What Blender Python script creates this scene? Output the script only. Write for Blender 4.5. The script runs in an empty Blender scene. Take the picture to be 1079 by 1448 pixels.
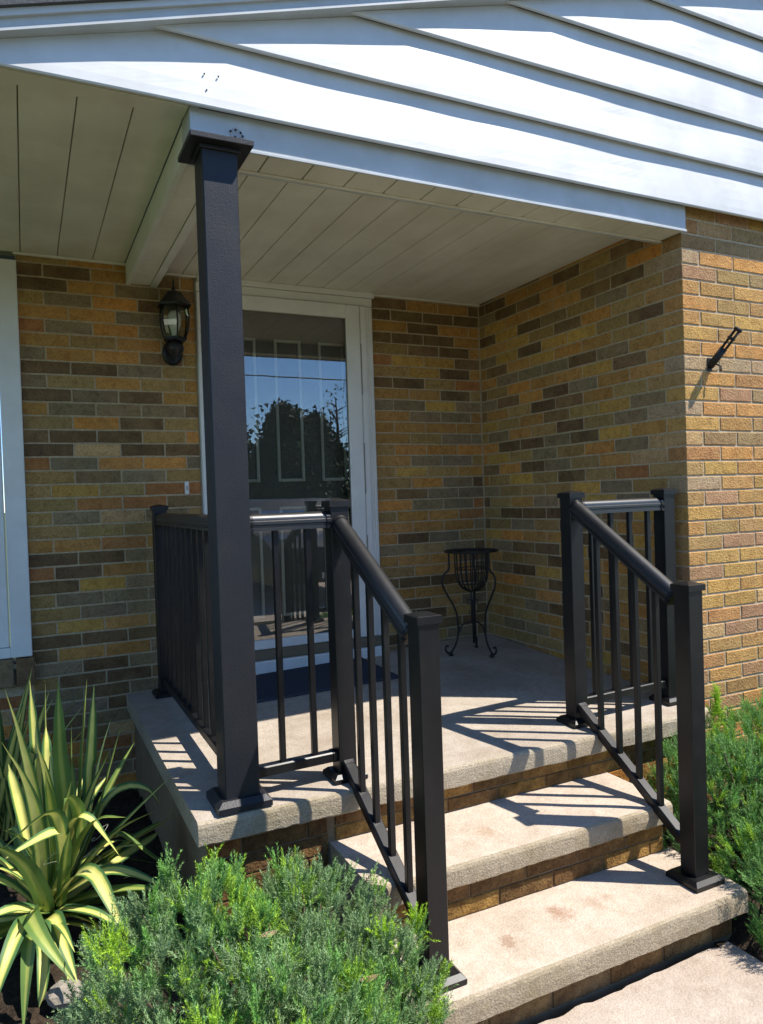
import bpy, bmesh, math, random
from mathutils import Vector, Matrix, noise
random.seed(7)
S = bpy.context.scene
COL = S.collection

# ---------------------------------------------------------------- camera, sky, sun, exposure
CAM = Vector((-2.623, -2.305, 0.949))
F_PX = 1034.5
R_RIGHT = Vector((0.8983, -0.4381, -0.0329))
R_DOWN = Vector((-0.0378, -0.0025, -0.9993))
R_FWD = Vector((0.4376, 0.8989, -0.0189))
R_RIGHT.normalize(); R_FWD.normalize(); R_DOWN = R_FWD.cross(R_RIGHT).normalized()
cd = bpy.data.cameras.new('camera'); cam = bpy.data.objects.new('camera', cd); COL.objects.link(cam)
m = Matrix((R_RIGHT, -R_DOWN, -R_FWD)).transposed().to_4x4(); m.translation = CAM
cam.matrix_world = m
cd.sensor_fit = 'HORIZONTAL'; cd.sensor_width = 36; cd.lens = 36 * F_PX / 1079
cd.clip_start = 0.05; cd.clip_end = 2000
S.camera = cam

SUN_TRAVEL = Vector((-0.555, 0.382, -1.0)).normalized()
w = bpy.data.worlds.new('World'); S.world = w; w.use_nodes = True
nt = w.node_tree; bg = nt.nodes['Background']
sky = nt.nodes.new('ShaderNodeTexSky'); sky.sky_type = 'NISHITA'; sky.sun_disc = False
sky.sun_elevation = math.asin(-SUN_TRAVEL.z)
sky.sun_rotation = math.atan2(-SUN_TRAVEL.x, -SUN_TRAVEL.y)
sky.dust_density = 0.0; sky.ozone_density = 4.0; sky.altitude = 2500; sky.air_density = 1.0
hs = nt.nodes.new('ShaderNodeHueSaturation'); hs.inputs['Saturation'].default_value = 1.10
nt.links.new(sky.outputs[0], hs.inputs['Color']); nt.links.new(hs.outputs[0], bg.inputs[0]); bg.inputs[1].default_value = 0.15
sd = bpy.data.lights.new('sun', 'SUN'); sun = bpy.data.objects.new('sun', sd); COL.objects.link(sun)
sd.energy = 4.8; sd.angle = math.radians(0.53); sd.color = (1.0, 0.94, 0.85)
sun.rotation_euler = SUN_TRAVEL.to_track_quat('-Z', 'Y').to_euler(); sun.location = (6, -6, 12)
S.view_settings.view_transform = 'Standard'; S.view_settings.look = 'None'
S.view_settings.exposure = 0.82; S.view_settings.gamma = 1.0
S.view_settings.use_curve_mapping = False
S.cycles.max_bounces = 8; S.cycles.diffuse_bounces = 5; S.cycles.transparent_max_bounces = 16
S.cycles.use_denoising = True

# ---------------------------------------------------------------- helpers
def pix(u, v, Y):
    """photo pixel -> point on the plane at depth Y"""
    d = R_RIGHT * ((u - 539.5) / F_PX) + R_DOWN * ((v - 724) / F_PX) + R_FWD
    return CAM + d * ((Y - CAM.y) / d.y)

def empty(name, loc=(0, 0, 0)):
    o = bpy.data.objects.new(name, None); COL.objects.link(o); o.location = loc; o.empty_display_size = .1
    return o

def tag(o, label, cat, group=None, kind=None):
    if label: o['label'] = label
    if cat: o['category'] = cat
    if group: o['group'] = group
    if kind: o['kind'] = kind
    return o

class MB:
    def __init__(s): s.v = []; s.f = []; s.sm = []
    def add(s, vs, fs, smooth=False):
        b = len(s.v); s.v += [tuple(x) for x in vs]
        s.f += [tuple(i + b for i in f) for f in fs]; s.sm += [smooth] * len(fs); return s
    def box(s, x0, x1, y0, y1, z0, z1, ch=0.0):
        if ch <= 0:
            vs = [(x, y, z) for x in (x0, x1) for y in (y0, y1) for z in (z0, z1)]
            fs = [(0, 1, 3, 2), (4, 6, 7, 5), (0, 4, 5, 1), (2, 3, 7, 6), (0, 2, 6, 4), (1, 5, 7, 3)]
            return s.add(vs, fs)
        bm = bmesh.new(); bmesh.ops.create_cube(bm, size=1)
        for v in bm.verts:
            v.co = Vector(((x0 + x1) / 2 + v.co.x * (x1 - x0), (y0 + y1) / 2 + v.co.y * (y1 - y0), (z0 + z1) / 2 + v.co.z * (z1 - z0)))
        bmesh.ops.bevel(bm, geom=list(bm.edges), offset=ch, segments=1, affect='EDGES')
        s.frombm(bm); return s
    def frombm(s, bm, smooth=False):
        bm.verts.index_update()
        s.add([v.co[:] for v in bm.verts], [[v.index for v in f.verts] for f in bm.faces], smooth); bm.free()
    def extrude(s, prof, A, B, side, up, smooth=False, caps=True, segs=1, fn=None):
        """prof: closed list of (a,b) -> side*a+up*b, swept from A to B"""
        A = Vector(A); B = Vector(B); side = Vector(side); up = Vector(up); n = len(prof)
        vs = []
        for k in range(segs + 1):
            P = A.lerp(B, k / segs)
            for j, (a, b) in enumerate(prof):
                q = P + side * a + up * b
                if fn: q = fn(q, k / segs, j)
                vs.append(q)
        fs = []
        for k in range(segs):
            for j in range(n):
                j2 = (j + 1) % n
                fs.append((k * n + j, k * n + j2, (k + 1) * n + j2, (k + 1) * n + j))
        if caps:
            fs.append(tuple(range(n - 1, -1, -1))); fs.append(tuple(segs * n + j for j in range(n)))
        return s.add(vs, fs, smooth)
    def tube(s, pts, r, n=8, smooth=True, closed=False):
        pts = [Vector(p) for p in pts]; vs = []; fs = []; prev = None; N = len(pts)
        for i, P in enumerate(pts):
            t = (pts[min(i + 1, N - 1)] - pts[max(i - 1, 0)]) if not closed else (pts[(i + 1) % N] - pts[i - 1])
            t.normalize()
            if prev is None:
                a = t.orthogonal().normalized()
            else:
                a = (prev - t * prev.dot(t)); a = a.normalized() if a.length > 1e-6 else t.orthogonal().normalized()
            prev = a; b = t.cross(a); rr = r[i] if isinstance(r, (list, tuple)) else r
            for j in range(n):
                an = 2 * math.pi * j / n; vs.append(P + (a * math.cos(an) + b * math.sin(an)) * rr)
        L = N if closed else N - 1
        for i in range(L):
            for j in range(n):
                i2 = (i + 1) % N
                fs.append((i * n + j, i * n + (j + 1) % n, i2 * n + (j + 1) % n, i2 * n + j))
        if not closed:
            fs.append(tuple(range(n - 1, -1, -1))); fs.append(tuple((N - 1) * n + j for j in range(n)))
        return s.add(vs, fs, smooth)
    def lathe(s, prof, c=(0, 0, 0), n=16, smooth=True):
        vs = []; fs = []; k = len(prof)
        for j in range(n):
            a = 2 * math.pi * j / n
            for r, z in prof: vs.append((c[0] + r * math.cos(a), c[1] + r * math.sin(a), c[2] + z))
        for j in range(n):
            for i in range(k - 1):
                j2 = (j + 1) % n; fs.append((j * k + i, j2 * k + i, j2 * k + i + 1, j * k + i + 1))
        return s.add(vs, fs, smooth)
    def mesh(s, name, mat):
        me = bpy.data.meshes.new(name); me.from_pydata(s.v, [], s.f)
        me.polygons.foreach_set('use_smooth', s.sm)
        me.materials.append(mat); me.update(); return me
    def build(s, name, mat, parent=None, kind=None):
        o = bpy.data.objects.new(name, s.mesh(name, mat)); COL.objects.link(o)
        if parent: o.parent = parent
        if kind: o['kind'] = kind
        if parent and parent.type == 'EMPTY':
            o.matrix_parent_inverse = Matrix.Translation(-parent.location)
        elif parent:
            root = parent
            while root.parent: root = root.parent
        return o

def inst(name, me, parent, loc=(0, 0, 0)):
    o = bpy.data.objects.new(name, me); COL.objects.link(o); o.parent = parent; o.location = loc
    return o

# ---------------------------------------------------------------- materials
class NM:
    def __init__(s, name):
        s.m = bpy.data.materials.new(name); s.m.use_nodes = True; s.t = s.m.node_tree
        s.b = s.t.nodes['Principled BSDF']; s.out = s.t.nodes['Material Output']
    def n(s, typ, **kw):
        x = s.t.nodes.new('ShaderNode' + typ)
        for k, v in kw.items():
            if k in x.inputs.keys(): x.inputs[k].default_value = v
            else: setattr(x, k, v)
        return x
    def l(s, a, b): s.t.links.new(a, b)
    def coord(s, kind='Object'):
        return s.n('TexCoord').outputs[kind]
    def noise(s, scale, detail=4, rough=.6, vec=None, dist=0):
        x = s.n('TexNoise'); x.inputs['Scale'].default_value = scale; x.inputs['Detail'].default_value = detail
        x.inputs['Roughness'].default_value = rough; x.inputs['Distortion'].default_value = dist
        s.l(vec if vec is not None else s.coord(), x.inputs['Vector']); return x
    def ramp(s, fac, stops, interp='LINEAR'):
        x = s.n('ValToRGB'); x.color_ramp.interpolation = interp
        e = x.color_ramp.elements
        while len(e) < len(stops): e.new(.5)
        for i, (p, c) in enumerate(stops):
            e[i].position = p; e[i].color = (*c, 1) if len(c) == 3 else c
        s.l(fac, x.inputs['Fac']); return x.outputs['Color']
    def mix(s, fac, a, b, mode='MIX'):
        x = s.n('Mix'); x.data_type = 'RGBA'; x.blend_type = mode
        for sock, val in ((x.inputs[0], fac), (x.inputs[6], a), (x.inputs[7], b)):
            if isinstance(val, (int, float)): sock.default_value = val
            elif isinstance(val, (tuple, list)): sock.default_value = (*val, 1) if len(val) == 3 else val
            else: s.l(val, sock)
        return x.outputs[2]
    def math(s, op, a, b=None, c=None, clamp=False):
        x = s.n('Math'); x.operation = op; x.use_clamp = clamp
        for i, val in enumerate((a, b, c)):
            if val is None: continue
            if isinstance(val, (int, float)): x.inputs[i].default_value = val
            else: s.l(val, x.inputs[i])
        return x.outputs[0]
    def bump(s, h, strength=.5, dist=.01, prev=None):
        x = s.n('Bump'); x.inputs['Strength'].default_value = strength; x.inputs['Distance'].default_value = dist
        s.l(h, x.inputs['Height'])
        if prev is not None: s.l(prev, x.inputs['Normal'])
        return x.outputs[0]
    def set(s, **kw):
        for k, v in kw.items():
            k = {'color': 'Base Color', 'rough': 'Roughness', 'metal': 'Metallic', 'spec': 'Specular IOR Level', 'normal': 'Normal', 'alpha': 'Alpha'}.get(k, k)
            if hasattr(v, 'is_linked'): s.l(v, s.b.inputs[k])
            elif isinstance(v, (tuple, list)): s.b.inputs[k].default_value = (*v, 1) if len(v) == 3 else v
            else: s.b.inputs[k].default_value = v
        return s.m

def mat_brick(name, weather=0.0):
    M = NM(name); oi = M.n('ObjectInfo'); tc = M.coord()
    off = M.n('VectorMath'); off.operation = 'MULTIPLY_ADD'
    cmb = M.n('CombineXYZ'); M.l(oi.outputs['Random'], cmb.inputs[0]); M.l(oi.outputs['Random'], cmb.inputs[1]); M.l(oi.outputs['Random'], cmb.inputs[2])
    M.l(cmb.outputs[0], off.inputs[0]); off.inputs[1].default_value = (37, 53, 71); M.l(tc, off.inputs[2]); vec = off.outputs[0]
    n1 = M.noise(14, 3, .6, vec); n2 = M.noise(130, 3, .65, vec, .4); n3 = M.noise(330, 2, .5, vec)
    v = M.n('TexVoronoi', feature='F1'); v.inputs['Scale'].default_value = 115; M.l(vec, v.inputs['Vector'])
    c = M.mix(.55, oi.outputs['Color'], M.mix(n1.outputs[0], oi.outputs['Color'], M.mix(1.0, oi.outputs['Color'], (1.45, 1.25, 1.05), 'MULTIPLY')))
    nf = M.noise(24, 4, .7, vec, .8); ng = M.noise(9, 2, .5, vec)
    c = M.mix(M.ramp(nf.outputs[0], [(.36, (.75, .75, .75)), (.56, (0, 0, 0))]), c, M.mix(1.0, c, (.66, .58, .56), 'MULTIPLY'))
    c = M.mix(M.ramp(ng.outputs[0], [(.42, (0, 0, 0)), (.72, (.6, .6, .6))]), c, M.mix(.5, c, (.36, .25, .105)))
    dark = M.ramp(n2.outputs[0], [(.30, (.45, .40, .36)), (.47, (1, 1, 1)), (.62, (1.0, 1.0, 1.0)), (.80, (1.4, 1.34, 1.2))])
    c = M.mix(.9, c, dark, 'MULTIPLY')
    spk = M.ramp(n3.outputs[0], [(.27, (.3, .25, .22)), (.34, (1, 1, 1))])
    c = M.mix(.55, c, spk, 'MULTIPLY')
    if weather:
        st = M.ramp(M.noise(9, 6, .75, tc).outputs[0], [(.34, (.30, .23, .16)), (.66, (.95, .84, .66))])
        c = M.mix(weather, c, st, 'MULTIPLY')
    h = M.math('ADD', M.math('MULTIPLY', n2.outputs[0], .8), M.math('MULTIPLY', v.outputs['Distance'], .45))
    return M.set(color=c, rough=.9, spec=.25, normal=M.bump(h, .8, .005))

def mat_mortar(name, col=(.34, .31, .25)):
    M = NM(name); n = M.noise(60, 4, .7); n2 = M.noise(5, 3, .6)
    c = M.mix(M.ramp(n.outputs[0], [(.3, (0, 0, 0)), (.7, (1, 1, 1))]), tuple(x * .75 for x in col), tuple(x * 1.2 for x in col))
    c = M.mix(.4, c, M.ramp(n2.outputs[0], [(.3, (.7, .66, .6)), (.7, (1, 1, 1))]), 'MULTIPLY')
    return M.set(color=c, rough=.95, spec=.1, normal=M.bump(n.outputs[0], .7, .004))

def mat_concrete(name, col, fine=1.0, stains=(), edge=None, dirt=.35, big=2.2):
    M = NM(name); tc = M.coord()
    agg = M.noise(150, 3, .7, tc); mid = M.noise(28, 4, .65, tc); lo = M.noise(big, 4, .6, tc)
    c = M.mix(M.ramp(agg.outputs[0], [(.34, (0, 0, 0)), (.66, (1, 1, 1))]), tuple(x * .86 for x in col), tuple(x * 1.12 for x in col))
    c = M.mix(.6, c, M.ramp(mid.outputs[0], [(.3, (.80, .77, .74)), (.6, (1, 1, 1))]), 'MULTIPLY')
    pat = M.noise(7, 5, .7, tc, .5); c = M.mix(.55, c, M.ramp(pat.outputs[0], [(.36, (.80, .76, .71)), (.56, (1, 1, 1)), (.7, (1.06, 1.05, 1.03))]), 'MULTIPLY')
    c = M.mix(dirt, c, M.ramp(lo.outputs[0], [(.33, (.55, .47, .39)), (.6, (1, 1, 1))]), 'MULTIPLY')
    v = M.n('TexVoronoi', feature='F1'); v.inputs['Scale'].default_value = 70; M.l(tc, v.inputs['Vector'])
    c = M.mix(.5, c, M.ramp(v.outputs['Distance'], [(.05, (.62, .58, .55)), (.16, (1, 1, 1))]), 'MULTIPLY')
    if edge:   # rough weathered nosing: exposed aggregate on faces that are not level
        ge = M.n('NewGeometry'); sx = M.n('SeparateXYZ'); M.l(ge.outputs['True Normal'], sx.inputs[0])
        fac = M.ramp(sx.outputs[2], [(.75, (1, 1, 1)), (.97, (0, 0, 0))])
        rock = M.noise(190, 3, .6, tc)
        ec = M.mix(M.ramp(rock.outputs[0], [(.38, (0, 0, 0)), (.62, (1, 1, 1))]), tuple(x * .72 for x in edge), tuple(x * 1.10 for x in edge))
        moss = M.noise(6, 4, .7, tc)
        ec = M.mix(M.ramp(moss.outputs[0], [(.45, (0, 0, 0)), (.72, (.6, .6, .6))]), ec, (.22, .17, .085))
        c = M.mix(fac, c, ec)
    for (x, y, z, r, sc, strength, seed) in stains:
        d = M.n('VectorMath'); d.operation = 'DISTANCE'; M.l(tc, d.inputs[0]); d.inputs[1].default_value = (x, y, z)
        ns = M.noise(30, 3, .7, tc, .6)
        ns.inputs['Scale'].default_value = 55 + seed * 4
        f = M.math('SUBTRACT', M.math('ADD', M.math('MULTIPLY', M.math('DIVIDE', d.outputs['Value'], r), -1.0), 1.75), M.math('MULTIPLY', ns.outputs[0], 2.0))
        f = M.math('MULTIPLY', M.math('MULTIPLY', f, 2.6, clamp=True), strength * .62, clamp=True)
        c = M.mix(f, c, sc)
    h = M.math('ADD', agg.outputs[0], M.math('MULTIPLY', mid.outputs[0], .8))
    return M.set(color=c, rough=.92, spec=.2, normal=M.bump(h, .55 * fine, .006))

def mat_paint(name, col, rough=.45, dirt=.15, bump=.0, spec=.4, scale=8, streak=None):
    M = NM(name); n = M.noise(scale, 4, .6); n2 = M.noise(120, 2, .5)
    c = M.mix(dirt, col, M.mix(1, col, M.ramp(n.outputs[0], [(.35, (.55, .5, .42)), (.62, (1, 1, 1))]), 'MULTIPLY'))
    if streak:
        mp = M.n('Mapping'); mp.inputs['Scale'].default_value = streak; M.l(M.coord(), mp.inputs[0])
        s_ = M.noise(6, 3, .6, mp.outputs[0]); c = M.mix(.3, c, M.ramp(s_.outputs[0], [(.35, (.75, .72, .66)), (.6, (1, 1, 1))]), 'MULTIPLY')
    rr = M.ramp(n.outputs[0], [(.3, (rough * .85,) * 3), (.7, (min(1, rough * 1.25),) * 3)])
    kw = dict(color=c, rough=rr, spec=spec)
    if bump: kw['normal'] = M.bump(n2.outputs[0], bump, .002)
    return M.set(**kw)

def mat_metal_black(name, col=(.016, .017, .021), rough=.38, grain=900, bump=.12, dust=.075):
    M = NM(name); n = M.noise(grain, 2, .5); d = M.noise(9, 4, .65)
    c = M.mix(M.ramp(d.outputs[0], [(.5, (0, 0, 0)), (.8, (.45, .45, .45))]), col, (dust, dust * .95, dust * .86))
    r = M.ramp(d.outputs[0], [(.3, (rough * .95,) * 3), (.75, (rough * 1.15,) * 3)])
    return M.set(color=c, rough=r, spec=.9 if 'rail' in name else .38, normal=M.bump(n.outputs[0], bump, .0008))

def mat_plain(name, col, rough=.6, **kw):
    M = NM(name); n = M.noise(20, 3, .6)
    c = M.mix(.3, col, M.mix(1, col, M.ramp(n.outputs[0], [(.3, (.7, .7, .7)), (.7, (1.15, 1.15, 1.15))]), 'MULTIPLY'))
    return M.set(color=c, rough=rough, **kw)

def mat_glass(name, tint=(.55, .58, .56), ior=1.55, boost=0.0):
    M = NM(name); tr = M.n('BsdfTransparent'); tr.inputs[0].default_value = (*tint, 1)
    gl = M.n('BsdfGlossy'); gl.inputs['Roughness'].default_value = 0.0
    wob = M.noise(1.6, 2, .5); bp = M.bump(wob.outputs[0], .02, .02); M.l(bp, gl.inputs['Normal'])
    fr = M.n('Fresnel'); fr.inputs[0].default_value = ior
    f = M.math('ADD', M.math('MULTIPLY', fr.outputs[0], 1.6), boost, clamp=True)
    mx = M.n('MixShader'); M.l(f, mx.inputs[0]); M.l(tr.outputs[0], mx.inputs[1]); M.l(gl.outputs[0], mx.inputs[2])
    M.l(mx.outputs[0], M.out.inputs[0]); return M.m

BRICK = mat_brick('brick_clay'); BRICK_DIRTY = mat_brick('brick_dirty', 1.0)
MORTAR = mat_mortar('mortar', (.47, .38, .245)); MORTAR_SUN = mat_mortar('mortar_sunlit', (.52, .42, .29))  # second mortar is a lit copy: sunlight put into its colour
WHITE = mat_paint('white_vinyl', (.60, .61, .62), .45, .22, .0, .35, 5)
SOFFIT = mat_paint('soffit_cream', (.76, .74, .66), .55, .25, .05, .3, 4, (1, .15, 1))
TRIM = mat_paint('trim_white', (.74, .74, .70), .45, .22, .06, .35, 6)
GROOVE = mat_plain('groove_dark', (.30, .28, .23), .9)
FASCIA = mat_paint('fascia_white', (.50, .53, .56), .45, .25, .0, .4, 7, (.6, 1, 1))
BLACK = mat_metal_black('powder_black', (.007, .007, .008), .36, 900, .12, .025); COLBLACK = mat_metal_black('column_black', (.013, .014, .018), .44, 260, .9, .022); RAILBLACK = mat_metal_black('rail_black', (.006, .006, .007), .40, 900, .05, .015)
IRON = mat_metal_black('wrought_iron', (.012, .011, .010), .5, 300, .4)
RUST = mat_plain('rusty_iron', (.035, .02, .013), .75)
LANTERN = mat_metal_black('lantern_black', (.010, .010, .011), .35, 200, .25)
GLASS = mat_glass('door_glass', (.93, .94, .92), 1.6, .05)
WINGLASS = mat_glass('window_glass', (.4, .42, .42), 1.6, .05)
SHADE = mat_glass('lantern_glass', (.82, .84, .78), 1.5, .02)
BULB = mat_plain('bulb_white', (.8, .8, .76), .5)
MAT_RUBBER = mat_plain('mat_fibre', (.022, .024, .034), .95)

# ---------------------------------------------------------------- ground sheets
CONC = (.53, .45, .365)
def on_z(u, v, Z):
    d = R_RIGHT * ((u - 539.5) / F_PX) + R_DOWN * ((v - 724) / F_PX) + R_FWD
    return CAM + d * ((Z - CAM.z) / d.z)

def grid_sheet(x0, x1, y0, y1, nx, ny, zf):
    b = MB(); vs = []; fs = []
    for j in range(ny + 1):
        for i in range(nx + 1):
            x = x0 + (x1 - x0) * i / nx; y = y0 + (y1 - y0) * j / ny; vs.append((x, y, zf(x, y)))
    for j in range(ny):
        for i in range(nx):
            a = j * (nx + 1) + i; fs.append((a, a + 1, a + nx + 2, a + nx + 1))
    b.add(vs, fs, True); return b

def nz(x, y, z=0.0, s=1.0): return noise.noise(Vector((x * s, y * s, z * s)))

M_ = NM('lawn'); n_ = M_.noise(900, 4, .7, M_.coord('Generated')); n2_ = M_.noise(9, 5, .7)
M_.set(color=M_.mix(n2_.outputs[0], (.06, .085, .030), (.12, .135, .055)), rough=.95, spec=.1); LAWN = M_.m
M_ = NM('soil'); n_ = M_.noise(40, 5, .75); n2_ = M_.noise(160, 3, .7)
M_.set(color=M_.mix(M_.ramp(n_.outputs[0], [(.35, (0, 0, 0)), (.7, (1, 1, 1))]), (.022, .016, .012), (.085, .062, .042)), rough=.98, spec=.1, normal=M_.bump(n2_.outputs[0], 1.0, .01)); SOIL = M_.m
ASPHALT = mat_concrete('asphalt', (.055, .055, .056), .6, dirt=.2)
WALKC = mat_concrete('walk_concrete', (.47, .40, .335), 1.0, dirt=.35)

g = grid_sheet(-600, 600, -600, 600, 8, 8, lambda x, y: -.62).build('ground', LAWN); tag(g, None, None, kind='structure')
g = grid_sheet(-4.2, -1.70, -2.2, 1.60, 50, 70, lambda x, y: -.47 + .035 * nz(x, y, 0, 5) + .02 * nz(x, y, 3, 17)).build('soil_bed', SOIL); tag(g, None, None, kind='structure')
g = grid_sheet(-.66, 3.4, -2.2, .03, 60, 40, lambda x, y: -.545 + (.06 if x > -.58 else 0) + .03 * nz(x, y, 0, 5) + .015 * nz(x, y, 3, 17)).build('soil_bed', SOIL); tag(g, None, None, kind='structure')

# front walk: thick slab with a ragged inner edge
def walk_z(x, y): return -.525 + .004 * nz(x, y, 1, 2.5)
b = MB(); nx, ny = 40, 90; vs = []; fs = []
for j in range(ny + 1):
    for i in range(nx + 1):
        x = -1.72 + 1.09 * i / nx; y = -.672 - 7.3 * (j / ny) ** 1.6
        if j == 0: y += .012 * nz(x, 0, 4, 14) + .006 * nz(x, 0, 9, 50)
        if i == nx: x += .008 * nz(0, y, 5, 8)
        vs.append((x, y, walk_z(x, y)))
for j in range(ny):
    for i in range(nx):
        a = j * (nx + 1) + i; fs.append((a, a + nx + 1, a + nx + 2, a + 1))
ring = [i for i in range(nx + 1)] + [j * (nx + 1) + nx for j in range(1, ny + 1)] + [ny * (nx + 1) + i for i in range(nx - 1, -1, -1)] + [j * (nx + 1) for j in range(ny - 1, 0, -1)]
nb = len(vs)
for i in ring: vs.append((vs[i][0], vs[i][1], -.66))
for k in range(len(ring)):
    k2 = (k + 1) % len(ring); fs.append((ring[k], ring[k2], nb + k2, nb + k))
g = b.add(vs, fs).build('walkway', WALKC); tag(g, None, None, kind='structure')
g = grid_sheet(-300, 300, -19.5, -12.0, 4, 2, lambda x, y: -.60).build('road', ASPHALT); tag(g, None, None, kind='structure')
g = MB().box(-300, 300, -12.0, -11.8, -.7, -.55).build('kerb', WALKC); tag(g, None, None, kind='structure')
g = MB().box(-300, 300, -19.7, -19.5, -.7, -.55).build('kerb', WALKC); tag(g, None, None, kind='structure')
g = MB().box(-.2, 5.4, -11.8, -3.7, -.7, -.585).build('driveway', WALKC); tag(g, None, None, kind='structure')

# ---------------------------------------------------------------- house
D = 1.586; C = 0.06668; H = 0.10885; Z0 = 1.935
house = tag(empty('house', (0, D, 0)), 'brick house with white siding gable, glass storm door and recessed porch entry', 'house')
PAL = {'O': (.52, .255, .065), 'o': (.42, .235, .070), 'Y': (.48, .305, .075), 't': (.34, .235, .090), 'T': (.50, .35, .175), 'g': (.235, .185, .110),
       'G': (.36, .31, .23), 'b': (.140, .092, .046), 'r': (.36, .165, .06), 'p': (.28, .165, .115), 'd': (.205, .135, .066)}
brick_meshes = {}; front_wall_ref = [None]
def brick_mesh(axis, L, h, dep, var, mat):
    key = (axis, round(L, 3), round(h, 3), round(dep, 3), var, mat.name)
    if key in brick_meshes: return brick_meshes[key]
    rnd = random.Random(hash(key[1:5]) & 0xffff)
    c = .0028; j = lambda a=.0013: rnd.uniform(-a, a)
    # local (l, d, z): l along wall, d into the wall
    back = [(0, dep, 0), (L, dep, 0), (L, dep, h), (0, dep, h)]
    rim = [(j(), c, j()), (L + j(), c, j()), (L + j(), c, h + j()), (j(), c, h + j())]
    fr = [(c + j(), j(.0007), c + j()), (L / 2, j(.0009), c + j(.0018)), (L - c + j(), j(.0007), c + j()), (L - c + j(), j(.0007), h - c + j()), (L / 2, j(.0009), h - c + j(.0018)), (c + j(), j(.0007), h - c + j())]
    rim = [rim[0], (L / 2, c, j(.002)), rim[1], rim[2], (L / 2, c, h + j(.002)), rim[3]]
    vs = back + rim + fr
    fs = [(10, 11, 14, 15), (11, 12, 13, 14)]
    for k in range(6): k2 = (k + 1) % 6; fs.append((4 + k, 4 + k2, 10 + k2, 10 + k))
    fs += [(0, 1, 6, 5, 4), (1, 2, 7, 6), (2, 3, 9, 8, 7), (3, 0, 4, 9)]
    if axis == 'x': vv = vs
    else:
        vv = [(d, -l + L, z) for l, d, z in vs]   # faces -X, runs along +Y
    b = MB().add(vv, fs); me = b.mesh('brick', mat); brick_meshes[key] = me; return me

def brick(parent, axis, pos, L, h, col, dep=.05, mat=BRICK):
    me = brick_mesh(axis, L, h, dep, random.randint(0, 3), mat)
    o = inst('brick', me, parent, pos)
    base = PAL[col]; k = random.uniform(.86, 1.14)
    if parent is front_wall_ref[0]: base = tuple(.58 * q + .42 * r for q, r in zip(base, (.46, .285, .125)))  # same brick, sunlit look mixed into its colour on the front wall
    o.color = (base[0] * k * random.uniform(.95, 1.05), base[1] * k, base[2] * k * random.uniform(.92, 1.08), 1)
    return o

def pick(wts='ooooOOYYttttTggggbbbrdd'): return random.choice(wts)
def rowz(n): return Z0 - (n + 1) * C + .0042, C - .0084
JT = .0038

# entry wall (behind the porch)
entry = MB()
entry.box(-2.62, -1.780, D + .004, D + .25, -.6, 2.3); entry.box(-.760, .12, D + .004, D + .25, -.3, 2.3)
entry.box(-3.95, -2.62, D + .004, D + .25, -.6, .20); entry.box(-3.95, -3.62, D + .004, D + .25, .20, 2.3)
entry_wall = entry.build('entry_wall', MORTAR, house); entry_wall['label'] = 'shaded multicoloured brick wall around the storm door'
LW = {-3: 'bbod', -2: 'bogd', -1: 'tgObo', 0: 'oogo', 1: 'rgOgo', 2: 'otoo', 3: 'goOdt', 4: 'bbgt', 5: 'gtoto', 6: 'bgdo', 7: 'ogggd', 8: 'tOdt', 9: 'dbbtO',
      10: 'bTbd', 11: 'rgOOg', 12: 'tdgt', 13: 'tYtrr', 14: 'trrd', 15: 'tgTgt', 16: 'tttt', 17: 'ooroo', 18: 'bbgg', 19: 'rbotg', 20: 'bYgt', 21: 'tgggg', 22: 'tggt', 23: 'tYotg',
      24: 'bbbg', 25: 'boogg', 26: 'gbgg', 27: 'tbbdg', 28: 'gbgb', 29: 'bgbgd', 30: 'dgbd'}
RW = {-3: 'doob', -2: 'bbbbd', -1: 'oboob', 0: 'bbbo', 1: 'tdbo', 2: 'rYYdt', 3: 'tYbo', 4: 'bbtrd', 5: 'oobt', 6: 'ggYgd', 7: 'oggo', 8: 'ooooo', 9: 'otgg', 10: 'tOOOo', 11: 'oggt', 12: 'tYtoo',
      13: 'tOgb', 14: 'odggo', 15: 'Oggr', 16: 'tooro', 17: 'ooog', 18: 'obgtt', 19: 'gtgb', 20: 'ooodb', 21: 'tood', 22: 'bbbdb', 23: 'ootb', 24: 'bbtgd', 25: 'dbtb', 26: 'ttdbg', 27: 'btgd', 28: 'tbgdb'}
XA = pix(20 + 190 / 3.8536, 612, D).x; XB = pix(480 + 345 / 4.496, 575, D).x
def run(n, x0, x1, joint, cols, parent, y=D, minl=.022):
    """bricks of one course between x0 and x1 with a joint at 'joint' + 2H*k"""
    z, h = rowz(n); k = math.floor((x0 - joint) / (2 * H)); xs = [joint + 2 * H * (k + i) for i in range(0, 40)]
    edges = [x0] + [x for x in xs if x0 + .03 < x < x1 - .03] + [x1]
    for i in range(len(edges) - 1):
        a, c_ = edges[i] + (JT if i else .002), edges[i + 1] - JT
        if c_ - a < minl: continue
        brick(parent, 'x', (a, y, z), c_ - a, h, cols[i] if cols and i < len(cols) else pick())
for n in range(-4, 36):
    odd = n % 2
    run(n, -2.618, -1.780, XA + (0 if odd else H), LW.get(n), entry_wall)
    if n < 30: run(n, -.760, -.003, XB + (H if odd else 0), RW.get(n), entry_wall)
    if n >= 28: run(n, -3.95, -2.622, XA + (0 if odd else H), None, entry_wall)

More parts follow.
